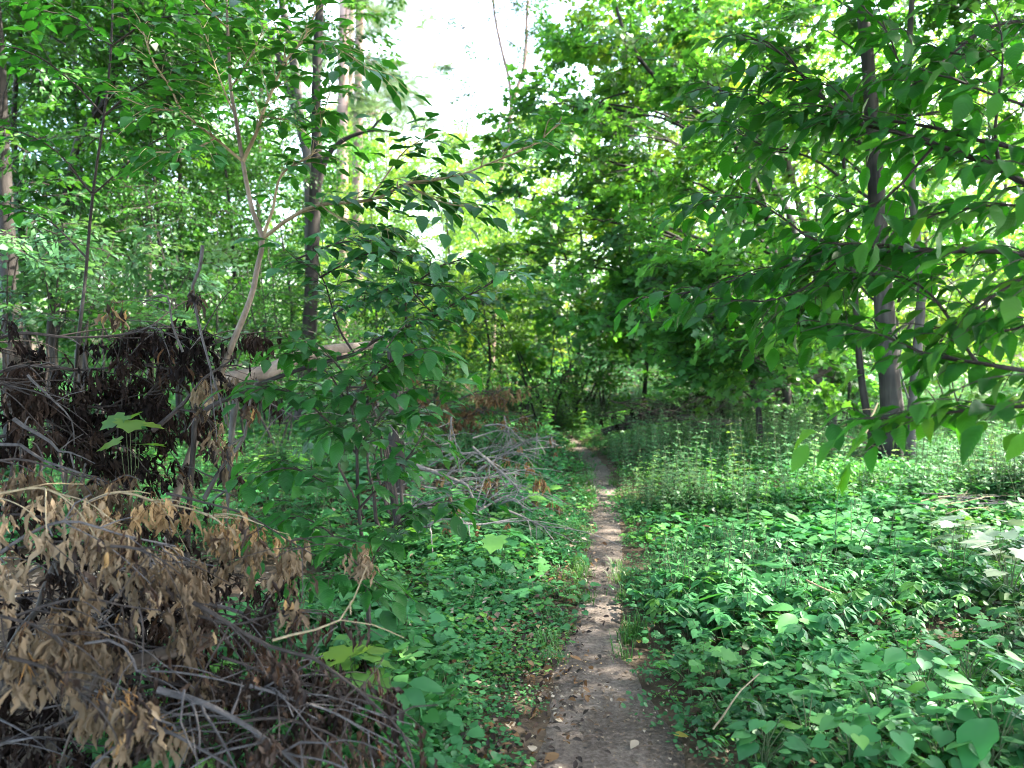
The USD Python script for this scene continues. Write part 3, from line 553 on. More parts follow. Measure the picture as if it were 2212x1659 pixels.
# ------------------------------------------------------------------ background shrubs and wood
def shrub(name, label, px, py_base, d, clusters, kind, mat, dens, seed, group=None, scale=1.0, nstem=5, bark='bark_dark', stemr=.02):
    x = (px - CX) / FPX * d; b = np.array([x, d, ht(x, d)]); s = Thing(name, label, 'shrub', b, group); g = np.random.default_rng(seed)
    pos, q, sc, idx = [], [], [], []; pr = sprays(kind, mat)
    stems = []
    for c in clusters:
        cc, r = px_cluster(*c); n = max(6, int(4.19 * r[0] * r[1] * r[2] * dens * DENS)); a, bq, e = fill(g, cc, r, n, .45, 1.8, b)
        pos.append(a); q.append(bq); sc.append(e * scale); idx.append(g.integers(0, len(pr), n))
        for k in range(max(2, nstem // len(clusters) + 1)):
            e0 = a[g.integers(n)]; st = b + np.r_[g.normal(0, .15, 2), -0.08]; stems.append(tube(wander(spline([st, (st + e0) / 2 + np.r_[g.normal(0, .1, 2), .25], e0], .2), .06, k), stemr, .004, 5, closed=False))
    s.part('stem', cat(stems), M[bark]); s.scatter('foliage', pr, np.vstack(pos), np.vstack(q), np.concatenate(sc), np.concatenate(idx)); return s
SH = [
    ('leafy_shrub', 'pale green shrub with feathery leaves above the dark dead leaves at the left edge', 60, 0, 7.6, [(60, 560, 7.6, 90, 60, .6), (20, 660, 7.4, 70, 50, .5), (150, 500, 8, 70, 40, .5)], 'ash', 'pale', 34, 'twig_dark'),
    ('leafy_shrub', 'pale green shrub with layered leaflets left of the pale sapling trunk', 230, 0, 8.2, [(190, 620, 8, 90, 50, .6), (270, 690, 8, 80, 40, .5), (330, 560, 8.6, 90, 50, .6), (250, 540, 8.6, 60, 40, .5)], 'ash', 'pale', 32, 'twig_dark'),
    ('leafy_shrub', 'mid green thicket behind the pale sapling trunk', 420, 0, 10.5, [(400, 450, 10.5, 100, 70, .8), (300, 430, 10.8, 80, 70, .8), (470, 600, 10.3, 80, 70, .7), (380, 620, 10.2, 80, 60, .7), (560, 660, 10.5, 60, 70, .6)], 'small', 'mid', 13, 'bark_dark'),
    ('leafy_shrub', 'dense thicket low between the pale sapling and the dark straight trunk', 600, 0, 12, [(600, 560, 12, 80, 90, .9), (560, 720, 11.6, 80, 60, .8), (640, 760, 11.6, 70, 60, .8), (490, 500, 12.5, 70, 60, .8), (600, 400, 12.5, 70, 60, .7)], 'small', 'mid', 13, 'bark_dark'),
    ('leafy_shrub', 'dark thicket at the left behind the feathery pale shrub', 100, 0, 11, [(80, 420, 11, 110, 70, .9), (210, 400, 11.3, 90, 60, .8), (160, 560, 10.6, 110, 60, .8), (60, 640, 10.2, 100, 70, .8)], 'small', 'dark', 12, 'bark_dark'),
    ('leafy_shrub', 'loose shrub right of the dark straight trunk, in front of the pines', 780, 0, 14, [(760, 620, 14, 80, 70, .9), (820, 540, 14.4, 70, 60, .9), (860, 680, 13.6, 80, 60, .9), (780, 740, 13, 70, 50, .8)], 'small', 'mid', 10, 'bark_dark'),
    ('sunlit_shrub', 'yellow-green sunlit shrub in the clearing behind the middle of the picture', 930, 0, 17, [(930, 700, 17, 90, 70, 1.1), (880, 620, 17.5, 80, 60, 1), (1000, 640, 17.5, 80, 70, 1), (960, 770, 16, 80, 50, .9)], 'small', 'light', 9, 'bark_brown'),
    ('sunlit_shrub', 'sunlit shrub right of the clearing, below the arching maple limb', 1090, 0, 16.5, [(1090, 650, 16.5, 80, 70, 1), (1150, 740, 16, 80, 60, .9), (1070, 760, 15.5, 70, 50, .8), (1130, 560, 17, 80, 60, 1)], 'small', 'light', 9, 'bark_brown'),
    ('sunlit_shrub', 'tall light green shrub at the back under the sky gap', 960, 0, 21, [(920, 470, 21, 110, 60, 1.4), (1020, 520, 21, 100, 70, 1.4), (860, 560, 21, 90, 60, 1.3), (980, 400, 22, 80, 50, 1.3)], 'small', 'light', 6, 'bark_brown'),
    ('leafy_shrub', 'spreading shrub over the bend where the path disappears', 1250, 0, 15, [(1240, 660, 14.6, 90, 60, 1), (1320, 700, 14.6, 90, 60, 1), (1190, 780, 14.4, 60, 50, .8), (1290, 590, 15, 100, 50, 1), (1400, 640, 14.8, 100, 60, 1)], 'maple', 'maple', 9, 'bark_dark'),
    ('round_bush', 'dense rounded dark green bush right of the path bend', 1300, 0, 14.5, [(1300, 825, 14.4, 75, 45, .8), (1260, 850, 14.2, 45, 35, .6), (1350, 845, 14.2, 50, 40, .6)], 'fine', 'mid', 16, 'bark_dark'),
    ('leafy_shrub', 'dark understory shrub behind the leaning stems on the right', 1640, 0, 15, [(1560, 760, 15, 110, 70, 1), (1680, 640, 15.5, 100, 80, 1), (1780, 740, 15, 100, 80, 1), (1480, 680, 15.5, 100, 70, 1), (1620, 560, 16, 100, 70, 1)], 'maple', 'mid', 9, 'bark_dark'),
    ('leafy_shrub', 'bright green shrub behind the furrowed trunk at the right edge', 2080, 0, 13, [(2080, 620, 13, 110, 80, .9), (2170, 740, 12.6, 90, 80, .8), (2040, 800, 12.6, 90, 70, .8), (2180, 860, 12, 80, 60, .7), (1960, 700, 13, 90, 70, .8)], 'maple', 'light', 10, 'bark_brown'),
    ('leafy_shrub', 'low brown-stemmed shrub left of the path bend with small sunlit leaves', 930, 0, 13.2, [(880, 760, 13.2, 60, 40, .7), (960, 800, 13, 60, 40, .6), (1030, 740, 13.4, 60, 50, .7)], 'small', 'mid', 13, 'bark_dark'),
    ('leafy_shrub', 'loose green shrub at the back between the clearing and the path bend', 1180, 0, 13.8, [(1060, 640, 13.8, 90, 60, .8), (1180, 690, 13.6, 90, 60, .8), (980, 720, 13.8, 80, 60, .8), (1290, 740, 13.4, 80, 50, .7)], 'maple', 'maple', 11, 'bark_dark'),
    ('leafy_shrub', 'green shrub behind the dark brush heap, under the dense maples', 1500, 0, 14.2, [(1420, 760, 14.2, 100, 60, .8), (1560, 780, 14, 100, 60, .8), (1700, 770, 14, 100, 60, .8), (1840, 800, 13.6, 90, 60, .7)], 'maple', 'mid', 11, 'bark_dark'),
    ('leafy_shrub', 'small dark shrub in front of the broken stump', 815, 0, 6.4, [(790, 800, 6.4, 70, 50, .4), (850, 860, 6.3, 70, 55, .4), (820, 930, 6.2, 60, 40, .35), (740, 850, 6.3, 60, 50, .4)], 'oval', 'dark', 34, 'twig_dark'),
    ('leafy_shrub', 'low dark shrub just right of the dark brush heap, under the flat maple sprays', 1450, 0, 12.6, [(1440, 800, 12.6, 80, 45, .6), (1520, 850, 12.4, 70, 40, .5)], 'maple', 'mid', 18, 'bark_dark'),
    ('leafy_shrub', 'low shrub at the foot of the slim grey leaning stem', 1700, 0, 12.4, [(1650, 830, 12.4, 80, 50, .6), (1740, 860, 12.2, 70, 40, .5), (1690, 770, 12.6, 80, 40, .6)], 'maple', 'mid', 16, 'bark_dark'),
    ('leafy_shrub', 'low shrub between the leaning stem and the thin dark stem', 1840, 0, 12, [(1830, 830, 12, 60, 60, .6), (1870, 760, 12.2, 60, 50, .6)], 'maple', 'maple', 14, 'bark_dark'),
    ('leafy_shrub', 'bushy green plants closing the path bend on its left', 1130, 0, 13.4, [(1120, 830, 13.4, 70, 45, .6), (1190, 850, 13.4, 60, 40, .6), (1060, 820, 13.4, 50, 40, .5)], 'small', 'maple', 22, 'bark_dark'),
    ('leafy_shrub', 'dark thicket behind the blackish dead boughs at the left edge', 120, 0, 6.9, [(60, 700, 6.9, 110, 50, .6), (230, 730, 6.9, 100, 45, .6), (380, 740, 7, 70, 40, .5)], 'oval', 'dark', 14, 'twig_dark'),
    ('leafy_shrub', 'green thicket low behind the pale sapling and the fallen log', 560, 0, 9.6, [(520, 760, 9.6, 80, 60, .7), (620, 800, 9.4, 80, 60, .7), (700, 740, 9.8, 70, 60, .7), (440, 700, 9.8, 70, 60, .6)], 'small', 'mid', 15, 'bark_dark'),
]
for k, (nm, lab, px, _, d, cl, kd, mt, de, bk) in enumerate(SH): shrub(nm, lab, px, 0, d, cl, kd, mt, de, 300 + k, bark=bk)

# ------------------------------------------------------------------ understory trees that close the view
UT = [
 (-60, 11.5, [(20, 480, 130, 150), (30, 640, 130, 80), (60, 250, 120, 110)], 'mid', 'bushy young tree filling the left edge behind the thick brown trunk'),
 (170, 12.5, [(180, 430, 120, 140), (180, 630, 130, 90), (150, 200, 110, 110)], 'mid', 'bushy young tree behind the curved black trunk'),
 (330, 12, [(330, 420, 110, 150), (330, 640, 120, 100), (350, 200, 100, 90)], 'mid', 'bushy young tree left of the pale sapling fork'),
 (500, 13, [(480, 420, 110, 150), (470, 640, 120, 100), (520, 200, 80, 80)], 'mid', 'bushy young tree behind the pale sapling fork'),
 (620, 14.5, [(610, 480, 90, 170), (590, 700, 100, 90)], 'mid', 'bushy young tree just left of the dark straight trunk'),
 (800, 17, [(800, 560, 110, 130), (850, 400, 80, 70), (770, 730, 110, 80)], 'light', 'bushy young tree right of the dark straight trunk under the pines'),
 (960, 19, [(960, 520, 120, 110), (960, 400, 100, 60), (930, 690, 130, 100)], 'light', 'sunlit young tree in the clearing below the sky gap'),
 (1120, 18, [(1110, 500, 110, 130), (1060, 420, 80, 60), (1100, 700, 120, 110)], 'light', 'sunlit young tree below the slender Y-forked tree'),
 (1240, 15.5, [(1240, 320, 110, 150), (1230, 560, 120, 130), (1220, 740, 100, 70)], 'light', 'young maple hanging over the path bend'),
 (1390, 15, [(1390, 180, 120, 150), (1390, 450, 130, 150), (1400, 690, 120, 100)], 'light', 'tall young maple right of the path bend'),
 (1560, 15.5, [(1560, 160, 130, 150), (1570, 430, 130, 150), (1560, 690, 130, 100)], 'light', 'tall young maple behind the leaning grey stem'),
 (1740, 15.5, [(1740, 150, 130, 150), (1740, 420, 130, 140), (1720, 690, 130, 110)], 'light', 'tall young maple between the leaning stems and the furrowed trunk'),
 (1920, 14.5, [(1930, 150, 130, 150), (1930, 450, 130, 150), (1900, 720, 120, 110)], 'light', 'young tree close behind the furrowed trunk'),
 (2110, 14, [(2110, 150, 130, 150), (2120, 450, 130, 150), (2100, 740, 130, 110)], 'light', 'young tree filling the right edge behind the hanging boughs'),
 (880, 13.5, [(870, 640, 100, 70), (880, 760, 110, 60)], 'mid', 'low bushy tree behind the grey twig heap'),
 (1040, 14, [(1040, 640, 90, 70), (1050, 770, 90, 55)], 'light', 'low sunlit bushy tree left of the path bend')]
for k, (px, d, cl, mt, lab) in enumerate(UT):
    x = (px - CX) / FPX * d; b = np.array([x, d, ht(x, d)]); top = P(cl[0][0], min(c[1] for c in cl), d); top[1] = d
    t = Tree('young_tree', lab, [b, b * .5 + top * .5 + [.15, 0, 0], top], .045, 'bark_dark', seed=180 + k, r1=.012)
    for c in cl: t.cluster(P(c[0], c[1], d), (c[2] * d / FPX * 1.15, 1.3, c[3] * d / FPX * 1.1), (9 if px < 700 else 6 if px < 1200 else 5), 'fine', mt, shell=.25, clump=1.3, nsub=2)
    t.done()
# trees closing the view behind
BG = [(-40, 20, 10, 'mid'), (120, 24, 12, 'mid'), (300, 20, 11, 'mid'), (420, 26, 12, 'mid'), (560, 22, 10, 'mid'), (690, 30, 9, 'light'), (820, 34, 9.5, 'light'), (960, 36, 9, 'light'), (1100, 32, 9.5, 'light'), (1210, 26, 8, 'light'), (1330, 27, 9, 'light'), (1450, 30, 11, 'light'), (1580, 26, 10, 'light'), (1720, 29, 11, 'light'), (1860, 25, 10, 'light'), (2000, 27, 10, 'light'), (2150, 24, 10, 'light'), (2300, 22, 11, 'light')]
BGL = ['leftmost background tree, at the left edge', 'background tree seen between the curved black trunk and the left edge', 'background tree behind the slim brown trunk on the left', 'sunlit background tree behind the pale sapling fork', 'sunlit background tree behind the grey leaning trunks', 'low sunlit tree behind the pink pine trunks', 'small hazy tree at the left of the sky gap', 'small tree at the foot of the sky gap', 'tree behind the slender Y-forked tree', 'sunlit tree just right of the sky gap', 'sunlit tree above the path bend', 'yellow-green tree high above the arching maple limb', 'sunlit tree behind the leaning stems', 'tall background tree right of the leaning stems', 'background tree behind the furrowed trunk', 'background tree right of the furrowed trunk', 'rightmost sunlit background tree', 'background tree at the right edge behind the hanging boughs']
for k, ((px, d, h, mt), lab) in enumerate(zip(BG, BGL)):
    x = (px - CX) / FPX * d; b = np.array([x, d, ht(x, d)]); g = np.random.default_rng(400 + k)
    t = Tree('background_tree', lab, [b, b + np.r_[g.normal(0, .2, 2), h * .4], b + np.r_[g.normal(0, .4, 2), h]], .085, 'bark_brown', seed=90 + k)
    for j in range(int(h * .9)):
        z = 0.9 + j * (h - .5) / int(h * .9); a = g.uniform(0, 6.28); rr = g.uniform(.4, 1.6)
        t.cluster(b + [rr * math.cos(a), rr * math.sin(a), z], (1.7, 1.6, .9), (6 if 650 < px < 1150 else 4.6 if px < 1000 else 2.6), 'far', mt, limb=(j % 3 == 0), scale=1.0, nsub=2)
    t.done()
# far wood
g = np.random.default_rng(77); pr = sprays('far', 'light') + sprays('far', 'mid'); n = 3000
a = g.uniform(-0.95, 0.95, n); r = g.uniform(42, 75, n); hmax = np.where(np.abs(a + .08) < .09, 4.5, 12); z = g.random(n) ** 1.2 * hmax
x, y = r * np.sin(a), r * np.cos(a)
fw = Thing('far_wood', 'far wood closing the view behind all trees', 'wood', (0, 0, 0), kind='stuff')
fw.scatter('foliage', pr, np.c_[x, y, z + 1], mat_quat(frames(unit(rnd(g, n) * (1, 1, .3)), jitter_up(g, n, .3))), g.uniform(2.0, 3.6, n), g.integers(0, len(pr), n), 'stuff')
# ------------------------------------------------------------------ ground cover
def plant_proto(name, fn): return proto(name, fn)
def vine_patch(seed, leaf, size, n, rad, hgt, mat, tilt=.35, stems=True):
    g = np.random.default_rng(seed); a = g.uniform(0, 6.28, n); r = rad * np.sqrt(g.random(n)); z = hgt * g.uniform(.35, 1, n) * (1 - .35 * (r / rad) ** 2)
    pos = np.c_[r * np.cos(a), r * np.sin(a), z]; d = unit(np.c_[rnd(g, n, 2), g.normal(-.12, .2, n)]); M_ = frames(d, jitter_up(g, n, tilt)); out = [('leaves', place(leaf, M_, pos, size * g.uniform(.55, 1.2, n)), M[mat], True)]
    if stems and n < 40:
        st = [tube(np.array([[p[0] * .6, p[1] * .6, -.03], [p[0] * .85, p[1] * .85, p[2] * .6], p]), .0022, .0014, 3, closed=False) for p in pos[::2]]
        out.append(('stems', cat(st), M['twig_green'], True))
    return out
def weed(seed, h, leaf, size, pairs, mat, nst=3):
    g = np.random.default_rng(seed); lv, st = [], []
    for s in range(nst):
        b = np.r_[g.normal(0, .05, 2), -.03]; hh = h * g.uniform(.7, 1.1); top = b + np.r_[g.normal(0, .07, 2), hh]; ax = spline([b, (b + top) / 2 + np.r_[g.normal(0, .015, 2), 0], top], .05); st.append(tube(ax, .0035, .0015, 4, closed=False))
        for k in range(pairs):
            t = .2 + .8 * k / pairs; p = ax[int(t * (len(ax) - 1))]; aa = k * 1.57 + s
            for sg in (0, math.pi):
                d = unit(np.array([math.cos(aa + sg), math.sin(aa + sg), g.uniform(-.1, .45)])); lv.append(place(leaf, frames(d[None], jitter_up(g, 1, .2)), p[None], size * (1.15 - .6 * t) * g.uniform(.8, 1.2)))
    return [('leaves', cat(lv), M[mat], True), ('stems', cat(st), M['twig_green'], True)]
def palm5(seed, size, mat, n=5, h=.16):
    g = np.random.default_rng(seed); lv, st = [], []
    for k in range(n):
        c = np.r_[g.normal(0, .11, 2), h * g.uniform(.5, 1.1)]; yaw = g.uniform(0, 6.28); st.append(tube(np.array([[c[0] * .3, c[1] * .3, -.02], [c[0] * .7, c[1] * .7, c[2] * .7], c]), .0025, .0015, 3, closed=False))
        for j in range(5):
            a = yaw + (j - 2) * .75; d = unit(np.array([math.cos(a), math.sin(a), -.18 + g.normal(0, .08)])); lv.append(place(LF_OVAL, frames(d[None], jitter_up(g, 1, .18)), c[None], size * (1 - .13 * abs(j - 2)) * g.uniform(.85, 1.1)))
    return [('leaves', cat(lv), M[mat], True), ('stems', cat(st), M['twig_green'], True)]
def tuft(seed, n=34, h=.17):
    g = np.random.default_rng(seed); V, F = [], []
    for k in range(n):
        b = np.r_[g.normal(0, .045, 2), -.01]; a = g.uniform(0, 6.28); l = h * g.uniform(.4, 1.1); o = np.array([math.cos(a), math.sin(a), 0]) * l * g.uniform(.2, .8); w = np.array([-math.sin(a), math.cos(a), 0]) * .0035
        m = b + o * .35 + [0, 0, l * .6]; e = b + o + [0, 0, l * g.uniform(.5, .95)]; V.append([b - w, b + w, m - w * .8, m + w * .8, e]); F.append(np.array([[0, 1, 3], [0, 3, 2], [2, 3, 4]]) + 5 * k)
    return [('leaves', (np.vstack(V), np.vstack(F)), M['grass'], True)]
CP = {}
CP['small'] = [proto('small_cover', vine_patch(1 + k, LF_ROUND, .033, 58, .20, .10, 'cover', .22)) for k in range(3)]
CP['oval'] = [proto('oval_cover', vine_patch(11 + k, LF_OVAL, .048, 48, .22, .17, 'cover', .24)) for k in range(3)]
CP['heart'] = [proto('heart_cover', vine_patch(21 + k, LF_HEART, .062, 30, .22, .16, 'cover2', .2)) for k in range(3)]
CP['lobed'] = [proto('lobed_cover', vine_patch(31 + k, LF_LOBED, .075, 16, .24, .2, 'cover', .2)) for k in range(2)]
CP['palm'] = [proto('creeper', palm5(41 + k, .08, 'cover2', 6)) for k in range(3)]
CP['weed'] = [proto('weed', weed(51 + k, .42, LF_OVAL, .062, 8, 'cover', 3)) for k in range(3)]
CP['lance'] = [proto('lance_weed', weed(61 + k, .36, LF_LANCE, .10, 6, 'pale', 2)) for k in range(2)]
CP['bright'] = [proto('bright_cover', vine_patch(91 + k, LF_ROUND, .036, 46, .20, .11, 'maple')) for k in range(2)]
CP['feather'] = [proto('feather_weed', weed(95 + k, .6, LF_SMALL, .06, 13, 'pale', 2)) for k in range(3)]
CP['tuft'] = [proto('grass_tuft', tuft(71 + k)) for k in range(3)]
CP['litter'] = []
for k in range(3):
    g = np.random.default_rng(80 + k); n = 26; pos = np.c_[g.normal(0, .16, (n, 2)), g.uniform(.003, .012, n)]
    CP['litter'].append(proto('litter_patch', [('leaves', place(LF_SMALL, frames(unit(rnd(g, n) * (1, 1, .15)), jitter_up(g, n, .25)), pos, g.uniform(.008, .03, n)), M['litter'], False)]))
CP['far_oval'] = [proto('far_cover', vine_patch(111 + k, LF_SMALL, .05, 46, .24, .20, 'cover', .25, False)) for k in range(3)]
CP['far_small'] = [proto('far_cover', vine_patch(121 + k, LF_SMALL, .036, 50, .22, .12, 'cover', .25, False)) for k in range(3)]
CP['far_heart'] = [proto('far_cover', vine_patch(131 + k, LF_ROUND, .062, 26, .24, .20, 'cover2', .22, False)) for k in range(3)]
CP['far_weed'] = [proto('far_weed', weed(151 + k, .42, LF_SMALL, .062, 8, 'cover', 3)) for k in range(3)]
CP['brown_litter'] = []
for k in range(3):
    g = np.random.default_rng(180 + k); n = 22; pos = np.c_[g.normal(0, .13, (n, 2)), g.uniform(.003, .015, n)]
    CP['brown_litter'].append(proto('brown_litter', [('leaves', place(LF_OVAL, frames(unit(rnd(g, n) * (1, 1, .2)), jitter_up(g, n, .35)), pos, g.uniform(.014, .036, n)), M['russet' if k == 1 else 'brown'], True)]))
def strew(name, label, cat_, mix, pts, g, smin=.75, smax=1.3, zoff=0.0, slope=None):
    """mix: {kind: weight}; pts (n,2)"""
    kinds = list(mix); w = np.array([mix[k] for k in kinds], float); pr = sum((CP[k] for k in kinds), []); off = np.r_[0, np.cumsum([len(CP[k]) for k in kinds])]
    z = height(pts); n = len(pts)
    # kinds vary in drifts
    nz = np.stack([meshkit.fbm(np.c_[pts * .8, np.full(n, 3.7 * k)], 2, 60 + k) for k in range(len(kinds))], 1); ch = (np.log(w)[None] + 9 * (nz - .5) + g.gumbel(size=(n, len(kinds))) * .6).argmax(1)
    idx = np.array([off[c] + g.integers(0, off[c + 1] - off[c]) for c in ch]); yaw = g.uniform(0, 6.28, n); tl = g.normal(0, .06, (n, 2))
    q = np.c_[np.cos(yaw / 2), tl, np.sin(yaw / 2)]; q /= np.linalg.norm(q, axis=1, keepdims=True); sc = g.uniform(smin, smax, n)
    if slope is not None: sc = sc * slope(pts)
    s = Thing(name, label, cat_, (0, 0, 0), kind='stuff'); s.scatter('foliage', pr, np.c_[pts, z + zoff], q, sc, idx, 'stuff'); return s
def scatter_pts(g, n, x0, x1, y0, y1, keep):
    p = np.c_[g.uniform(x0, x1, n), g.uniform(y0, y1, n)]; p = p[np.abs(p[:, 0]) < .75 * np.abs(p[:, 1]) + 1.2]; return p[keep(p)]
g = np.random.default_rng(21)
pd = lambda p: path_dist(p)
side = lambda p: np.interp(p[:, 1], _ps[:, 1], _ps[:, 0])
grow = lambda p: np.clip(.45 + .55 * (path_dist(p) - .05) / .5, .4, 1.0) * (.55 + .95 * meshkit.fbm(np.c_[p * .9, p[:, :1] * 0 + 1.5], 2, 17))
thin = lambda p: meshkit.fbm(np.c_[p * 3.2, p[:, :1] * 0 + 7], 2, 23) > .16 + .12 * g.random(len(p))
R0 = lambda p: thin(p) & (p[:, 0] > side(p)) & (pd(p) > 0.045 + .07 * g.random(len(p)))
p = scatter_pts(g, 5200, -1, 8.5, 1.4, 7.5, R0); strew('ground_cover', 'green creeping plants carpeting the right of the path near the viewer', 'ground cover', {'small': 1.1, 'oval': 1.0, 'heart': .7, 'lobed': .35, 'palm': .6, 'weed': .2, 'bright': .8}, p, g, slope=grow)
p = scatter_pts(g, 7500, -1, 12, 7, 17, R0); strew('ground_cover', 'paler green plants with tall weeds covering the ground around the furrowed trunk', 'ground cover', {'far_oval': 1, 'far_small': .7, 'far_weed': .8, 'lance': .4, 'far_heart': .35, 'feather': 1.0, 'bright': .6}, p, g, .8, 1.3, slope=grow)
L0 = lambda p: (p[:, 0] < side(p)) & (pd(p) > 0.03 + .08 * g.random(len(p)))
p = scatter_pts(g, 2600, -4, 1.0, 1.8, 7.5, lambda p: L0(p) & (p[:, 0] > side(p) - 1.9)); strew('ground_cover', 'dark green low plants between the path and the brush heaps on the left', 'ground cover', {'small': .8, 'oval': 1, 'heart': .8, 'palm': .7, 'lobed': .5, 'bright': .5}, p, g, slope=grow)
HEAP = lambda p: ((p[:, 0] + .72) / .85) ** 2 + ((p[:, 1] - 7.7) / 1.7) ** 2 < 1
p = scatter_pts(g, 5600, -11, 1.5, 5.5, 17, lambda p: L0(p) & ~(HEAP(p) & (g.random(len(p)) < .75))); strew('ground_cover', 'green undergrowth on the left beyond the brush heaps', 'ground cover', {'far_oval': 1, 'lobed': .6, 'far_small': .6, 'far_weed': .4, 'far_heart': .7}, p, g, .85, 1.35, slope=grow)
p = scatter_pts(g, 2600, -16, 16, 16, 34, lambda p: pd(p) > .1); strew('ground_cover', 'sunlit weeds on the clearing behind', 'ground cover', {'far_weed': 1, 'far_oval': 1, 'far_heart': .6}, p, g, 1.5, 2.6)
band = lambda lo, hi: (lambda p: (pd(p) > lo) & (pd(p) < hi))
p = scatter_pts(g, 5200, -2, 3, 1.5, 13, lambda p: (pd(p) > -.01) & (pd(p) < .2) & (meshkit.noise(np.c_[p * 2.2, p[:, :1] * 0], 4) > .55)); strew('grass', 'short grass fringing both edges of the path', 'grass', {'tuft': 1, 'small': .35}, p, g, .35, .95)
p = scatter_pts(g, 2600, -1.5, 3, 1.5, 14, lambda p: (pd(p) < .12) & (meshkit.fbm(np.c_[p * 1.6, p[:, :1] * 0 + 3], 3, 8) > .47)); strew('leaf_litter', 'dry leaf flakes scattered on the dirt path', 'leaf litter', {'litter': 1}, p, g, .45, 1.0, .016)
p = scatter_pts(g, 700, -2, .5, 5.5, 9.8, HEAP); strew('leaf_litter', 'brown leaf litter under the grey twig heap', 'leaf litter', {'brown_litter': 1, 'litter': 1}, p, g, 1.2, 2.2, .02)
p = scatter_pts(g, 1500, -2, 1.2, 1.6, 6.5, lambda p: (p[:, 0] < side(p)) & (pd(p) > np.where(p[:, 1] < 3.6, -.07, .01)) & (pd(p) < .38)); strew('leaf_litter', 'brown dry leaves gathered along the left edge of the path', 'leaf litter', {'brown_litter': 1, 'litter': .45}, p, g, .8, 1.5, .016)
p = scatter_pts(g, 900, -4.2, 1, 1.8, 12, lambda p: L0(p) & (pd(p) > .3) & ~((p[:, 0] < -.5) & (p[:, 1] < 4.2))); strew('leaf_litter', 'dry leaves and chips on the ground under the brush heaps', 'leaf litter', {'litter': 1}, p, g, 1.2, 2.2, .02)
# ------------------------------------------------------------------ saplings with separate leaves (left)
SAPL = [leaf_oval(6, .58, .12, .25), leaf_oval(6, .64, .08, .3, wavy=.012), leaf_oval(6, .5, .16, .18, wavy=.01)]
def sapling(name, label, stem, r, bark, boughs, size, seed, most, mat='sap', sub=.26, step=.11, r1=.006, drp=(-.35, .1)):
    b = np.array(stem[0], float); t = Thing(name, label, 'sapling', (b[0], b[1], ht(b[0], b[1]))); g = np.random.default_rng(seed); stem = np.asarray(stem, float).copy(); stem[0][2] = t.loc[2] - .06
    t.part('trunk', tube(wander(spline(stem, .06), .008, seed), r, r1, 8, .06, seed), M[bark]); lp = []
    for pts, rr, s0 in boughs: t.part('branch', cat(leafy_bough(t, pts, rr, g, size, lp, step, sub, s0, drp)), M['twig_tan' if bark == 'bark_pale' else 'twig_dark'])
    leaf_parts(t, lp, g, SAPL, M[mat], most, key=inview, upj=.2); return len(lp)
d = 4.6
st = np.vstack([G(345, 1250), PL([(380, 1074), (398, 1020), (431, 930), (463, 840), (492, 772), (538, 650), (556, 575), (568, 514), (546, 456), (525, 349), (510, 252), (499, 187), (492, 60), (488, -80)], d)])
nA = sapling('pale_sapling', 'sapling with a pale crooked trunk forking into a Y among dark oval leaves', st, .030, 'bark_pale', [
    ([(525, 349, d), (464, 298, d - .1), (395, 237, d - .2), (377, 201, d - .2), (330, 120, d - .3), (300, 40, d - .3)], .010, .1), ([(525, 349, d), (571, 251, d), (618, 140, d - .1), (658, 90, d - .1), (693, 11, d - .15), (720, -60, d - .2)], .013, .12),
    ([(618, 140, d - .1), (600, 60, d), (560, -20, d)], .006, .05), ([(510, 252, d), (470, 150, d + .1), (440, 60, d + .1)], .006, .05), ([(499, 187, d), (540, 120, d - .2), (570, 60, d - .3)], .006, .05), ([(395, 237, d - .2), (330, 235, d - .3), (260, 210, d - .3)], .006, .05), ([(658, 90, d - .1), (730, 100, d - .2), (800, 150, d - .3)], .006, .05), ([(571, 251, d), (640, 260, d - .1), (700, 240, d - .2)], .006, .05),
    ([(464, 298, d - .1), (400, 330, d - .3), (330, 330, d - .4)], .006, .05), ([(492, 60, d), (430, -10, d - .2), (380, -60, d - .3)], .006, .05),
    ([(568, 514, d), (589, 453, d), (607, 377, d), (672, 334, d - .1), (690, 287, d - .1), (712, 200, d - .1)], .011, .2),
    ([(568, 514, d), (629, 471, d - .1), (693, 442, d - .2), (798, 431, d - .3), (877, 398, d - .4), (996, 373, d - .5), (1146, 316, d - .6), (1210, 262, d - .65)], .012, .25),
    ([(693, 442, d - .2), (760, 480, d - .3), (850, 500, d - .4)], .006, .08), ([(798, 431, d - .3), (860, 340, d - .4), (930, 290, d - .45)], .006, .08), ([(877, 398, d - .4), (960, 440, d - .5), (1040, 450, d - .5)], .006, .05)], .105, 101, 300, sub=.34, step=.05)
d = 4.2
st = np.vstack([G(395, 1300), PL([(415, 1000), (431, 898), (538, 840), (640, 800), (766, 765)], d)])
nB = sapling('leaning_sapling', 'sapling leaning right with bluish glossy leaves over the middle of the left side', st, .018, 'bark_dark', [
    ([(766, 765, d), (877, 711, d - .1), (938, 686, d - .2), (1020, 640, d - .3), (1080, 600, d - .35)], .009, .05), ([(766, 765, d), (720, 680, d), (690, 600, d - .1), (640, 560, d - .1)], .007, .1), ([(690, 600, d - .1), (760, 560, d - .15), (840, 540, d - .2), (900, 560, d - .2)], .006, .03),
    ([(877, 711, d - .1), (880, 630, d - .2), (940, 580, d - .3), (1010, 560, d - .3)], .006, .06), ([(720, 680, d), (800, 640, d - .2), (880, 610, d - .3), (960, 620, d - .3)], .006, .04), ([(640, 560, d - .1), (720, 530, d - .2), (800, 520, d - .3)], .005, .03), ([(938, 686, d - .2), (900, 640, d - .4), (860, 590, d - .4)], .005, .03)], .095, 102, 300, mat='sapb', sub=.34, step=.042, r1=.010, drp=(-.55, .05))
d = 3.9
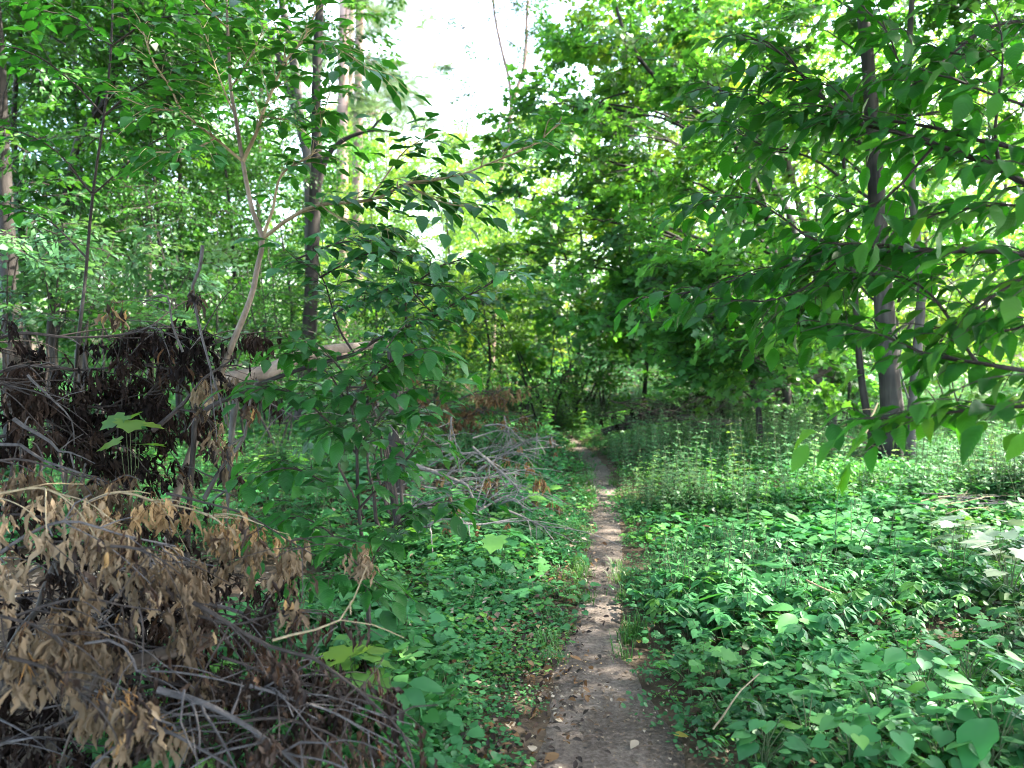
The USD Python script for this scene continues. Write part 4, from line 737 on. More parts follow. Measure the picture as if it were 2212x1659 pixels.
st = np.vstack([G(800, 1360), PL([(790, 1240), (775, 1100), (770, 980), (760, 880)], d)])
nC = sapling('shaded_sapling', 'low sapling with dark blue-green leaves in front of the grey twig heap', st, .014, 'bark_dark', [
    ([(770, 980, d), (700, 900, d - .1), (640, 850, d - .2), (580, 840, d - .2)], .007, .05), ([(760, 880, d), (800, 820, d - .1), (860, 770, d - .2), (930, 760, d - .2)], .007, .03), ([(775, 1100, d), (850, 1020, d - .1), (900, 960, d - .2), (930, 900, d - .25)], .007, .05), ([(775, 1100, d), (700, 1040, d - .1), (640, 1010, d - .2), (570, 1020, d - .2)], .007, .05),
    ([(790, 1240, d), (720, 1160, d - .2), (650, 1120, d - .25), (590, 1130, d - .3)], .007, .05), ([(790, 1240, d), (850, 1140, d - .2), (900, 1100, d - .25), (960, 1090, d - .3)], .006, .05), ([(760, 880, d), (720, 820, d - .1), (690, 780, d - .1)], .006, .03), ([(770, 980, d), (820, 900, d - .2), (870, 850, d - .3)], .006, .03), ([(790, 1240, d), (740, 1250, d - .3), (690, 1250, d - .4)], .005, .02), ([(760, 880, d), (740, 800, d - .1), (690, 760, d - .1), (640, 765, d - .1)], .006, .1), ([(760, 880, d), (810, 790, d - .1), (850, 730, d - .1)], .006, .1)], .105, 103, 300, sub=.36, step=.04, drp=(-.7, 0))
d = 5.2
st = np.vstack([G(150, 1040), PL([(165, 800), (185, 600), (200, 420), (225, 250), (240, 100), (245, -60)], d)])
nD = sapling('dark_sapling', 'sapling with dark oval leaves high in the upper left, behind the blackish dead boughs', st, .022, 'bark_dark', [
    ([(225, 250, d), (150, 170, d - .1), (80, 120, d - .2), (0, 100, d - .2), (-80, 90, d - .2)], .008, .1), ([(225, 250, d), (300, 190, d - .1), (370, 150, d - .2), (450, 130, d - .2)], .008, .1), ([(240, 100, d), (170, 40, d), (90, 20, d), (10, -20, d)], .007, .06), ([(240, 100, d), (320, 50, d - .1), (420, 30, d - .2), (520, 40, d - .2)], .007, .06),
    ([(200, 420, d), (120, 330, d - .1), (50, 290, d - .2), (-30, 270, d - .2)], .008, .1), ([(200, 420, d), (280, 350, d - .1), (340, 300, d - .2), (420, 280, d - .2)], .007, .1), ([(245, -60, d), (340, -40, d), (420, -20, d)], .006, .04), ([(190, 560, d), (110, 480, d), (40, 450, d), (-40, 430, d)], .007, .1)], .11, 104, 300, sub=.36, step=.065)
# ------------------------------------------------------------------ dead wood
CURL = []
for k in range(8):
    gg = np.random.default_rng(200 + k); n = 7; s = np.linspace(0, 1, n); w = np.interp(s, [0, .18, .45, .8, 1], [.015, .09, .13, .07, .006]) * gg.uniform(.6, 1.3); tw = np.cumsum(gg.normal(.15, .5, n)); cx_ = np.cumsum(gg.normal(0, .055, n)); cz = np.cumsum(gg.normal(0, .055, n)); fo = gg.uniform(.3, 1.3)
    v = []
    for i in range(n):
        ca, sa = math.cos(tw[i]), math.sin(tw[i])
        for y, z in ((w[i], fo * w[i]), (0, 0), (-w[i], fo * w[i])): v.append((s[i], cx_[i] + y * ca - z * sa, cz[i] + y * sa + z * ca))
    f = []
    for i in range(n - 1):
        a = 3 * i; f += [(a, a + 1, a + 4), (a, a + 4, a + 3), (a + 1, a + 2, a + 5), (a + 1, a + 5, a + 4)]
    CURL.append((np.array(v), np.array(f)))
def dead_branch(name, label, pts, d, r, mat='twig', leaves=0, lmat='tan', size=.10, seed=0, twigs=6, group=None, r1=None, most=40, span=(0.1, 1), cat_='branch', sublen=.28, hang=1.0, cutend=False, spread=.035, onground=False):
    ax = PL(pts, d) if d is not None else np.asarray(pts, float); g = np.random.default_rng(seed + 1000); ax = wander(spline(ax, .05), .012, seed); b = ax[ax[:, 2].argmin()]
    t = Thing(name, label, cat_, b, group); t.part('stem', tube(ax, r, r1 or r * .35, 7, .08, seed), M[mat]); n = len(ax); T = unit(np.gradient(ax, axis=0)); nodes = []; tw = []
    if cutend: t.part('cut_end', tube(np.array([ax[-1] - T[-1] * .004, ax[-1] + T[-1] * .004]), (r1 or r) * .93, (r1 or r) * .9, 10), M['wood'])
    for k in range(twigs):
        i = int(n * g.uniform(*span)); i = min(max(i, 1), n - 2); dd = unit((T[i] * .8 + rnd(g, 1)[0] * .8) * [1, 1, .55] + [0, 0, -.15 if leaves else .0]); l = sublen * g.uniform(.4, 1.3); a = wander(spline([ax[i], ax[i] + dd * l * .5, ax[i] + dd * l + [0, 0, -.15 * l]], .04), .015, seed + k); a[:, 2] = np.maximum(a[:, 2], .03); tw.append(tube(a, r * .45, .0018, 4, closed=False)); nodes += list(a[len(a) // 3:])
    for a in tw: t.part('twig', a, M[mat])
    nodes += list(ax[int(n * span[0]):int(n * span[1]) + 1])
    if leaves and nodes:
        keep = g.permutation(len(nodes))[:max(6, leaves // 9)]; nodes = [nodes[i] for i in keep]; lst = []; nn = len(nodes); k = 0
        stalks = []
        while k < leaves:
            q = nodes[g.integers(nn)] + rnd(g, 1)[0] * spread * .3
            for h in range(g.integers(1, 3)):
                e = q + rnd(g, 1)[0] * spread * [.8, .8, .3] + [0, 0, -g.uniform(.25, .9) * size * hang]; stalks.append(tube(np.array([q, (q + e) / 2 + rnd(g, 1)[0] * .006, e]), .0016 * size / .08, .001, 3, closed=False))
                for j in range(g.integers(3, 8)):
                    dd = unit(rnd(g, 1)[0] * .25 + [0, 0, -hang]); lst.append((e + rnd(g, 1)[0] * .012, dd, size * g.uniform(.45, 1.1))); k += 1
        t.part('stalks', cat(stalks), M['russet' if lmat == 'tan' else lmat], kind='stuff')
        lst.sort(key=lambda e: np.linalg.norm(e[0] - [0, 0, EYE])); rest = []
        for i, (q, dd, sz) in enumerate(lst):
            vf = place(CURL[g.integers(8)], frames(dd[None], unit(rnd(g, 1))), q[None], sz)
            if i < most: t.part('wilted_leaf', vf, M['brown' if lmat == 'tan' and g.random() < .3 else lmat])
            else: rest.append(vf)
        if rest: t.part('wilted_foliage', cat(rest), M[lmat], kind='stuff')
    return t
GH = 'dead branches in the brush heap at the lower left'
DB = [
 ('long purplish dead branch sloping down right across the brush heap to its edge', [(330, 1255, 2.75), (391, 1289, 2.7), (449, 1314, 2.65), (589, 1397, 2.55), (675, 1422, 2.5), (766, 1483, 2.45), (840, 1550, 2.4), (890, 1612, 2.38)], .0085, 'twig_dark', 40, 'brown', 10),
 ('pale grey arched branch on top of the brush heap, among hanging tan leaves', [(-40, 1230, 2.75), (20, 1178, 2.75), (100, 1137, 2.75), (172, 1131, 2.75), (251, 1156, 2.75), (309, 1171, 2.75), (380, 1180, 2.8)], .009, 'twig', 200, 'tan', 10),
 ('reddish thin branch arching flat across the middle of the brush heap', [(-60, 1350, 2.6), (0, 1343, 2.6), (100, 1307, 2.6), (154, 1293, 2.6), (215, 1296, 2.6), (262, 1311, 2.6), (345, 1318, 2.6)], .008, 'twig_dark', 90, 'tan', 8),
 ('thick olive-brown cut branch with a pale sawn end in the brush heap', [(-60, 1478, 2.7), (50, 1465, 2.7), (251, 1436, 2.75), (341, 1411, 2.8), (463, 1379, 2.85)], .026, 'bark_brown', 30, 'tan', 3),
 ('thin grey branch curling down behind the big hanging dead leaf', [(183, 1390, 2.5), (233, 1382, 2.5), (266, 1397, 2.5), (287, 1425, 2.5), (294, 1450, 2.5), (377, 1454, 2.5), (477, 1469, 2.5), (575, 1490, 2.5), (653, 1490, 2.5)], .006, 'twig', 30, 'brown', 8),
 ('thick grey branch running down to the bottom edge through the brush heap', [(340, 1490, 2.45), (370, 1501, 2.45), (431, 1522, 2.42), (496, 1551, 2.4), (610, 1626, 2.35), (646, 1659, 2.33), (720, 1730, 2.3)], .0115, 'twig', 30, 'brown', 7),
 ('grey branch at the bottom edge, parallel to the thick grey one', [(300, 1560, 2.4), (377, 1594, 2.4), (431, 1623, 2.38), (503, 1659, 2.36), (600, 1720, 2.33)], .008, 'twig', 10, 'brown', 6),
 ('bare grey branch bent back in a hook near the bottom edge', [(255, 1540, 2.4), (334, 1551, 2.4), (377, 1566, 2.4), (380, 1578, 2.42), (352, 1587, 2.45), (305, 1576, 2.48)], .006, 'twig', 0, 'brown', 2),
 ('straight thin grey twig lying level in the lower brush heap', [(255, 1526, 2.5), (406, 1540, 2.5), (531, 1540, 2.5), (620, 1500, 2.5)], .0045, 'twig', 20, 'brown', 4),
 ('bluish grey stick rising from the bottom edge of the brush heap', [(180, 1700, 2.3), (197, 1652, 2.3), (230, 1625, 2.32), (309, 1569, 2.38)], .007, 'twig', 0, 'tan', 3),
 ('tan-green curved twig sweeping up right from the purplish branch', [(589, 1383, 2.6), (682, 1361, 2.6), (736, 1339, 2.6), (766, 1293, 2.6), (792, 1225, 2.62)], .0055, 'twig_tan', 0, 'tan', 2),
 ('arched grey twig at the lower right end of the brush heap', [(610, 1625, 2.35), (650, 1601, 2.35), (704, 1605, 2.33), (747, 1652, 2.3), (770, 1700, 2.28)], .005, 'twig', 25, 'brown', 5),
 ('upright grey twig in the lower brush heap', [(398, 1490, 2.4), (395, 1512, 2.38), (391, 1558, 2.36), (410, 1610, 2.34), (438, 1660, 2.32)], .005, 'twig', 0, 'brown', 3),
 ('grey wavy branch leaving the brush heap at its right edge', [(540, 1480, 2.5), (628, 1508, 2.48), (704, 1533, 2.45), (766, 1566, 2.4), (860, 1612, 2.35)], .006, 'twig', 60, 'brown', 8),
 ('short grey twig crossing under the purplish branch', [(560, 1500, 2.52), (575, 1487, 2.52), (668, 1433, 2.52), (690, 1400, 2.55)], .005, 'twig', 20, 'brown', 3),
 ('stout grey stub standing on end at the left of the brush heap', [(135, 1180, 2.9), (118, 1217, 2.88), (90, 1278, 2.85), (60, 1360, 2.8)], .017, 'bark_grey', 40, 'tan', 5),
 ('thin stick slanting down left under the reddish branch', [(300, 1240, 2.8), (266, 1278, 2.75), (169, 1361, 2.7), (110, 1420, 2.65)], .008, 'twig', 40, 'tan', 5),
 ('tan branch tip loaded with hanging dry leaves at the upper left of the heap', [(-60, 1080, 2.9), (20, 1060, 2.9), (90, 1050, 2.9), (150, 1075, 2.9)], .008, 'twig_tan', 190, 'tan', 8),
 ('tan branch with drooping leaves along the crest of the brush heap', [(180, 1090, 3.1), (260, 1062, 3.1), (330, 1080, 3.1), (420, 1100, 3.1), (480, 1130, 3.1)], .008, 'twig_tan', 190, 'tan', 8),
 ('dead branch with clumps of brown leaves reaching right above the heap', [(360, 1066, 3.2), (440, 1085, 3.15), (520, 1105, 3.1), (600, 1150, 3.05), (680, 1200, 3.0)], .007, 'twig_dark', 150, 'tan', 9),
 ('drooping leafy dead branch in the middle of the brush heap', [(240, 1180, 2.7), (300, 1190, 2.65), (350, 1210, 2.6), (390, 1240, 2.6)], .007, 'twig_dark', 150, 'tan', 7),
 ('dead branch thick with tan leaves at the left edge of the heap', [(-60, 1330, 2.45), (0, 1330, 2.45), (60, 1345, 2.45), (110, 1375, 2.45), (150, 1410, 2.45)], .008, 'twig_dark', 190, 'tan', 9),
 ('dead branch with ochre leaves at the lower left', [(20, 1420, 2.4), (90, 1440, 2.4), (150, 1470, 2.38), (190, 1530, 2.36)], .008, 'twig_dark', 150, 'tan', 8),
 ('tan-leaved dead branch bridging the dark boughs and the heap at the left edge', [(-60, 1010, 3.3), (30, 990, 3.3), (120, 1010, 3.3), (200, 1035, 3.3), (270, 1050, 3.3)], .008, 'twig_dark', 190, 'tan', 9),
 ('dark leafy dead branch under the bridging tan one, left edge', [(-60, 1120, 3.2), (60, 1110, 3.2), (160, 1130, 3.2), (280, 1130, 3.2)], .008, 'twig_dark', 160, 'brown', 8),
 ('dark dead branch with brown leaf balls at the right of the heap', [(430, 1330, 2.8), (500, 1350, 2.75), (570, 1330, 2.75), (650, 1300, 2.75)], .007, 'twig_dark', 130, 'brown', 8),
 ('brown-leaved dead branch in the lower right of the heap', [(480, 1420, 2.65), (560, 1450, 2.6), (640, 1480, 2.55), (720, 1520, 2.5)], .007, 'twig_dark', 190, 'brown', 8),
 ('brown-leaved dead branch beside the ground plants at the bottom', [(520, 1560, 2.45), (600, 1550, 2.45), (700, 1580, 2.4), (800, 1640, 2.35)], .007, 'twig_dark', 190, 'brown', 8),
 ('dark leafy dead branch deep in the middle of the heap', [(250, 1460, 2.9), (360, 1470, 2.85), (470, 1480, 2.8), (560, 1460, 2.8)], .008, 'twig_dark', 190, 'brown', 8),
]
for k, (lab, pts, r, mt, nl, lm, tw) in enumerate(DB):
    dead_branch('dead_branch', lab, pts, 2.6, r * (1 if k in (0, 3, 5) else .8), mt, int(nl * 1.15), lm, .085 if lm == 'tan' else .07, 10 + k, tw, GH, cutend=(k == 3), r1=(.024 if k == 3 else None), most=36)
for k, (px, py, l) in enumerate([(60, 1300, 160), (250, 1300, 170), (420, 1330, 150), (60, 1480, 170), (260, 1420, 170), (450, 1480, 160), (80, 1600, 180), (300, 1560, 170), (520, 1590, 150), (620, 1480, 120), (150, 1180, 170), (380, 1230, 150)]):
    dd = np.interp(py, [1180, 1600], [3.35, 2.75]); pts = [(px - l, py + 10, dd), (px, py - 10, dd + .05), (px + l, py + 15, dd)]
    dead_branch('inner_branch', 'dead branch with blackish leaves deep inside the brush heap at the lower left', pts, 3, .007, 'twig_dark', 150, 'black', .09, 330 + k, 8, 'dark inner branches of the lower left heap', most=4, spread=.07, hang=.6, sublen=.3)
# many similar bare sticks and leafy shoots filling the heap
g = np.random.default_rng(5)
for k in range(26):
    px = g.uniform(-40, 560); top = np.interp(px, [0, 300, 450, 640, 800], [1150, 1150, 1180, 1330, 1500]); py = g.uniform(top + 60, 1640); d0 = np.interp(py, [1100, 1650], [3.0, 2.45]) + g.uniform(.05, .35); a = g.uniform(-.5, .5); l = g.uniform(120, 300)
    pts = [(px - l * math.cos(a) / 2, py - l * math.sin(a) / 2, d0 + g.uniform(-.1, .2)), (px + g.normal(0, 12), py + g.normal(0, 12) - 10, d0), (px + l * math.cos(a) / 2, py + l * math.sin(a) / 2, d0 + g.uniform(-.2, .1))]
    dead_branch('dead_stick', 'thin dead stick among the tangle of the brush heap at the lower left', pts, 2.6, g.uniform(.004, .008), ['twig', 'twig_dark', 'twig'][k % 3], [0, 45, 70][k % 3], ['tan', 'brown', 'brown'][k % 3], .07, 400 + k, 2, 'thin sticks in the tangle of the lower left heap', most=10)
# dead crown with blackish brown leaves further left
GD = 'blackish dead branches at the left edge'
DK = [
 ('dead bough with blackish brown leaves highest at the left edge', [(-80, 760, 4.7), (40, 720, 4.7), (160, 730, 4.7), (280, 720, 4.7), (340, 700, 4.6)], 260),
 ('dead bough with blackish brown leaves below the highest one', [(-80, 830, 4.6), (60, 790, 4.6), (180, 800, 4.6), (300, 790, 4.6), (380, 800, 4.6)], 260),
 ('dead bough of dark hanging leaves in the middle of the dark mass', [(-80, 900, 4.5), (60, 870, 4.5), (180, 880, 4.5), (300, 870, 4.5)], 240),
 ('lowest dark dead bough, just above the tan leaves', [(-80, 960, 4.4), (40, 940, 4.4), (150, 950, 4.4), (260, 960, 4.4)], 220),
 ('dark-leaved dead bough rising to the right toward the pale sapling', [(200, 960, 4.4), (280, 900, 4.5), (340, 830, 4.5), (400, 770, 4.6), (440, 720, 4.6)], 110),
 ('dark dead bough end hanging at the far left edge', [(-120, 800, 4.2), (-20, 820, 4.2), (40, 860, 4.2), (70, 920, 4.2)], 190)]
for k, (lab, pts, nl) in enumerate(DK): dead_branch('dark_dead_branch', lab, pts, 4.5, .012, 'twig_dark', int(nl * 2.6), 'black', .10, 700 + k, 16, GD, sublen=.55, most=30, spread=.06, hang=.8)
for k, (lab, pts, r, mt, nl) in enumerate([
 ('grey bare branch looping at the left edge below the dark leaves', [(-40, 965, 3.6), (0, 962, 3.6), (47, 962, 3.6), (97, 995, 3.6), (172, 1020, 3.6), (230, 1040, 3.6)], .009, 'twig', 0),
 ('pinkish bare branch sagging above the looping grey one', [(30, 905, 3.8), (54, 919, 3.8), (108, 952, 3.8), (126, 973, 3.8), (151, 977, 3.8), (160, 1010, 3.8)], .011, 'twig', 0),
 ('pale straight twig slanting through the dark dead leaves', [(60, 810, 4.1), (68, 822, 4.1), (118, 869, 4.1), (154, 908, 4.1), (160, 960, 4.1)], .007, 'twig', 0),
 ('upright grey dead twig crossing the pale sapling trunk', [(438, 530, 3.9), (430, 580, 3.9), (416, 618, 3.9), (431, 704, 3.9), (456, 797, 3.9), (488, 916, 3.9)], .009, 'twig', 26),
 ('dark dead stem leaning right in front of the pale sapling', [(441, 1077, 4.0), (480, 1010, 4.0), (528, 941, 4.0), (540, 880, 4.0), (553, 822, 4.0)], .013, 'bark_grey', 30),
 ('white bare twig hanging from the fallen trunk', [(553, 819, 4.3), (565, 845, 4.3), (581, 872, 4.3), (615, 890, 4.3), (653, 912, 4.3)], .008, 'twig', 0),
 ('dark slanting stick crossing behind the dead leaf clumps', [(330, 930, 4.3), (400, 870, 4.3), (440, 820, 4.3), (500, 778, 4.3)], .014, 'twig_dark', 60),
 ('grey forked dead twig at the top of the dark leaves', [(395, 760, 4.3), (372, 700, 4.3), (360, 640, 4.35), (330, 640, 4.4), (300, 660, 4.4)], .007, 'twig', 18)]):
    dead_branch('bare_branch', lab, pts, 4, r, mt, nl, 'tan', .10, 800 + k, 3 if nl else 3, 'bare dead branches on the left', most=30)
# fallen snapped trunk resting on its stump
st0 = P(850, 760, 7.3); gb = np.array([st0[0], st0[1], ht(st0[0], st0[1])])
s = Thing('broken_stump', 'dark broken stump holding up the snapped pale trunk', 'stump', gb); s.part('trunk', tube(wander(spline([gb - [0, 0, .1], gb + [.02, 0, .7], st0 + [0, 0, .06]], .08), .01, 2), .085, .06, 12, .25, 4, .4), M['bark_dark'])
lg = PL([(488, 822, 6.3), (530, 813, 6.35), (574, 803, 6.4), (640, 774, 6.5), (720, 757, 6.8), (850, 742, 7.3)])
s = Thing('fallen_log', 'pale snapped tree trunk lying level behind the saplings', 'log', lg[0]); s.part('stem', tube(wander(spline(lg, .06), .015, 3), (.066), .028, 12, .3, 6), M['log']); s.part('broken_end', tube(np.array([lg[0] - unit(lg[1] - lg[0]) * .03, lg[0]]), .04, .066, 10, .4, 9), M['wood'])
dead_branch('prop_branch', 'grey broken branch propping the left end of the snapped trunk', [lg[0] + [.08, .03, -.06], lg[0] + [.0, .1, -.5], np.array([lg[0][0] - .1, lg[0][1] + .2, ht(lg[0][0], lg[0][1]) - .05])], None, .03, 'bark_grey', 0, twigs=3, seed=4)
# middle heap of grey twigs
for k, (lab, pts, d, r, nl) in enumerate([
 ('thick grey branch sloping right in the grey twig heap', [(880, 1000), (920, 1013), (999, 1045), (1071, 1081)], 7.3, .024, 0), ('arched grey twig over the top of the twig heap', [(960, 1000), (989, 984), (1035, 980), (1071, 1009), (1096, 1052)], 7.2, .014, 20), ('long thin twig bending down to the ground plants at the right of the twig heap', [(1020, 965), (1046, 987), (1118, 1056), (1129, 1120)], 6.9, .012, 15),
 ('steep grey twig below the thick branch of the twig heap', [(995, 1040), (1007, 1048), (1035, 1102), (1050, 1124)], 6.7, .013, 0), ('level twig in the middle of the twig heap', [(960, 1046), (1003, 1038), (1064, 1030), (1100, 1020)], 7.4, .012, 20), ('slanting twig at the front right end of the twig heap', [(1090, 1100), (1132, 1117), (1186, 1145)], 6.0, .010, 0),
 ('upright pale twig at the back of the twig heap', [(975, 900), (971, 930), (971, 984)], 7.6, .010, 0), ('whitish forked twig left of the twig heap', [(820, 868), (811, 880), (812, 895), (836, 922)], 6.6, .011, 0), ('leafy dead twig hanging at the right of the twig heap, beside the pale logs', [(1090, 900), (1100, 940), (1110, 985)], 8.6, .008, 50), ('leafy dead twig standing next to the pale log', [(1160, 935), (1158, 965), (1152, 1000)], 8.8, .008, 45),
 ('grey branch low at the front of the twig heap', [(900, 1150), (960, 1120), (1030, 1135), (1100, 1125)], 5.9, .012, 30), ('crooked twig at the left front of the twig heap', [(860, 1110), (910, 1090), (960, 1100), (1000, 1130)], 6.2, .012, 30)]):
    dead_branch('grey_twig', lab, pts, d, r, 'twig_light', nl, 'russet', .10, 900 + k, 7, 'grey twigs of the middle heap', sublen=.5, most=20)
g = np.random.default_rng(6)
for k in range(26):
    px, py = g.uniform(820, 1120), g.uniform(925, 1130); dd = EYE * FPX / (py + 30 - HOR); dd = min(dd, 8.6) * .97; l = g.uniform(60, 190); a = g.uniform(-.7, .7)
    pts = [(px - l / 2 * math.cos(a), py - l / 2 * math.sin(a), dd + g.uniform(-.2, .3)), (px + g.normal(0, 8), py - g.uniform(5, 25), dd), (px + l / 2 * math.cos(a), py + l / 2 * math.sin(a), dd + g.uniform(-.3, .2))]
    dead_branch('heap_twig', 'thin grey twig in the tangle of the middle heap', pts, 7, g.uniform(.006, .011), 'twig_light', [0, 26, 0][k % 3], ['russet', 'tan'][k % 2], .09, 1300 + k, 5, 'thin twigs in the tangle of the middle heap', sublen=.4, most=6)
# russet heap at the back, left of the bend
for k in range(8):
    px, py, dd = [(880, 885), (940, 880), (1000, 890), (1050, 900), (910, 925), (980, 930), (1040, 860), (860, 850)][k] + (10.6,)
    dead_branch('russet_dead_branch', ['russet dead-leaved branch, leftmost in the brown heap before the path bend', 'russet dead-leaved branch, upper middle of the brown heap', 'russet dead-leaved branch, middle of the brown heap before the path bend', 'russet dead-leaved branch, right end of the brown heap', 'russet dead-leaved branch, lower left of the brown heap', 'russet dead-leaved branch, lowest in the brown heap', 'sunlit russet dead-leaved branch, top right of the brown heap', 'russet dead-leaved branch, top left of the brown heap'][k],
                [(px - 60, py + 10, dd), (px, py - 15, dd), (px + 60, py + 10, dd - .2)], 10.6, .012, 'twig_dark', 130, 'russet', .12, 1400 + k, 9, 'branches of the brown heap before the path bend', sublen=.5, most=10, spread=.1, hang=.6)
for lab, pts, d, r, e in [('pale log pointing at the path, its bright end toward the bend', [(1060, 985), (1111, 973), (1157, 963), (1200, 956)], 10.6, .04, .042), ('shorter pale log with a round cut end, left of the one at the path', [(1060, 988), (1085, 970), (1112, 951)], 10.2, .055, .05)]:
    dead_branch('pale_log', lab, pts, d, r, 'log', 0, cat_='log', twigs=0, r1=e, cutend=True, seed=3)
# right side: dark heap under the low maple, sticks around the furrowed trunk
g = np.random.default_rng(8)
for k, (lab, pts, d, r, mt) in enumerate([
 ('black rotten log in the dark heap right of the path bend', [(1300, 935), (1350, 920), (1430, 905), (1500, 900)], 11.8, .06, 'bark_dark'), ('second black log behind the front one of the dark heap', [(1350, 905), (1430, 890), (1520, 885)], 12.3, .06, 'bark_dark'), ('dark log end at the right of the dark heap', [(1470, 930), (1530, 915), (1600, 915)], 11.6, .08, 'bark_dark'),
 ('reddish fallen trunk behind the ground plants, left of the leaning stem', [(1640, 850), (1669, 838), (1740, 818), (1800, 790)], 12.6, .075, 'bark_brown'), ('brownish log on the ground right of the furrowed trunk', [(1975, 1015), (2050, 1020), (2125, 1032), (2200, 1040)], 8.6, .045, 'bark_brown')]):
    dead_branch('dark_log', lab, pts, d, r, mt, 0, cat_='log', twigs=3, r1=r * .8, seed=40 + k, sublen=.4)
for k in range(16):
    px, py = g.uniform(1310, 1600), g.uniform(865, 930); dd = 11.6 + g.uniform(-.2, .8); l = g.uniform(60, 140); a = g.uniform(-.5, .5)
    dead_branch('dark_twig', 'dark twig in the brush heap right of the path bend', [(px - l / 2 * math.cos(a), py - l / 2 * math.sin(a), dd), (px, py - 8, dd), (px + l / 2 * math.cos(a), py + l / 2 * math.sin(a), dd)], 12, .011, 'twig_dark', [0, 40][k % 2], 'black', .10, 1600 + k, 5, 'dark twigs in the heap right of the path bend', sublen=.4, most=4)
for k, (lab, pts, d, r, mt) in enumerate([
 ('long pale stick lying level among the plants at the right edge', [(1949, 1095), (2038, 1074), (2130, 1070), (2230, 1072)], 7.1, .010, 'twig_tan'), ('pale stick crossing below the long one at the right edge', [(1960, 1100), (2060, 1082), (2090, 1060)], 7.0, .007, 'twig_tan'), ('short stick slanting up to the long pale stick', [(2020, 1110), (2074, 1085), (2100, 1070)], 6.9, .007, 'twig'),
 ('dark stick under the pale sticks at the right edge', [(2000, 1110), (2080, 1092), (2180, 1085)], 6.9, .010, 'twig'), ('thin stick with a fork in the plants at the right', [(1975, 1118), (1985, 1098), (2000, 1085)], 6.9, .005, 'twig'),
 ('white broken stick leaning on the left foot of the furrowed trunk', [(1870, 935), (1880, 905), (1890, 885), (1896, 870)], 8.8, .014, 'wood'), ('pale stick on the ground left of the furrowed trunk', [(1762, 974), (1820, 968), (1880, 965)], 9.3, .015, 'twig_tan'), ('second stick sloping to the foot of the furrowed trunk', [(1820, 940), (1860, 954), (1908, 972)], 9.3, .016, 'twig_tan'),
 ('brown stick half hidden in the plants left of the furrowed trunk', [(1695, 1000), (1730, 995), (1775, 992)], 9.0, .012, 'twig_dark'), ('straight tan stem lying in the plants near the lower right', [(1741, 1253), (1820, 1290), (1902, 1334)], 4.45, .006, 'twig_tan'), ('thin grey twig on the plants above the tan stem', [(1850, 1135), (1890, 1160), (1940, 1185)], 5.8, .005, 'twig'),
 ('faint curved twig beside the path at the lower right', [(1540, 1575), (1600, 1490), (1640, 1455)], 3.1, .004, 'twig_tan')]):
    dead_branch('stick', lab, pts, d, r, mt, 0, cat_='stick', twigs=2 if r > .006 else 0, seed=60 + k, r1=r * .6, sublen=.25)
for k in range(14):
    px, py = g.uniform(1960, 2190), g.uniform(985, 1120); dd = EYE * FPX / (py + 40 - HOR); l = g.uniform(60, 150); a = g.uniform(-.25, .25)
    dead_branch('thin_stick', 'thin stick in the scatter of twigs at the right edge', [(px - l / 2, py - l / 2 * a, dd), (px, py - 4, dd), (px + l / 2, py + l / 2 * a, dd)], 8, .006, ['twig', 'twig_tan', 'twig_dark'][k % 3], 0, seed=1700 + k, twigs=2, group='thin sticks scattered at the right edge', sublen=.25)
# ------------------------------------------------------------------ plants standing out of the cover
def leafy_plant(name, label, x, y, leaves, mat, group=None, stems=True, sm='twig_green'):
    """leaves: (height, azimuth, reach, size, shape)"""
    z = ht(x, y); b = np.array([x, y, z]); t = Thing(name, label, 'plant', b, group); st = []
    g = np.random.default_rng(int(abs(x) * 1000 + y * 77) % 9999)
    for hgt, az, reach, size, (v, f) in leaves:
        o = b + np.array([math.cos(az), math.sin(az), 0]) * reach * .55 + [0, 0, hgt]; d = unit(np.array([math.cos(az), math.sin(az), g.uniform(-.35, .05)]))
        st.append(tube(spline([b - [0, 0, .03], b * .6 + o * .4 + [0, 0, hgt * .25], o], .05), .003, .0018, 4, closed=False)); t.part('leaf', place((v, f), frames(d[None], jitter_up(g, 1, .2)), o[None], size), M[mat], True, leaf_uv(v))
    t.part('stem', cat(st), M[sm]); return t
def big(shape, n=1): return shape
BIGHEART = leaf_fan(sym([(0.05, 0), (-0.10, 0.10), (-0.14, 0.2), (-0.08, 0.36), (0.05, .45), (0.2, 0.48), (0.38, .44), (0.55, 0.33), (0.75, 0.17), (1, 0)]), 0.10, (0.3, 0), 0.2)
LF_LARGE = leaf_oval(10, .6, .12, .3, wavy=.014)
g = np.random.default_rng(31); n = 0; tries = 0
while n < 34 and tries < 400:
    tries += 1; px, py = g.uniform(1640, 2230), g.uniform(1330, 1640); q = G(px, py, .18)
    if py < 1330 + (2212 - px) * .35: continue
    leafy_plant('broad_leaved_plant', 'low plant with broad heart-shaped leaves in the carpet at the lower right', q[0], q[1], [(g.uniform(.10, .24), g.uniform(0, 6.28), g.uniform(.05, .22), g.uniform(.055, .088), BIGHEART) for _ in range(7)], 'cover2', 'broad heart-leaved plants at the lower right'); n += 1
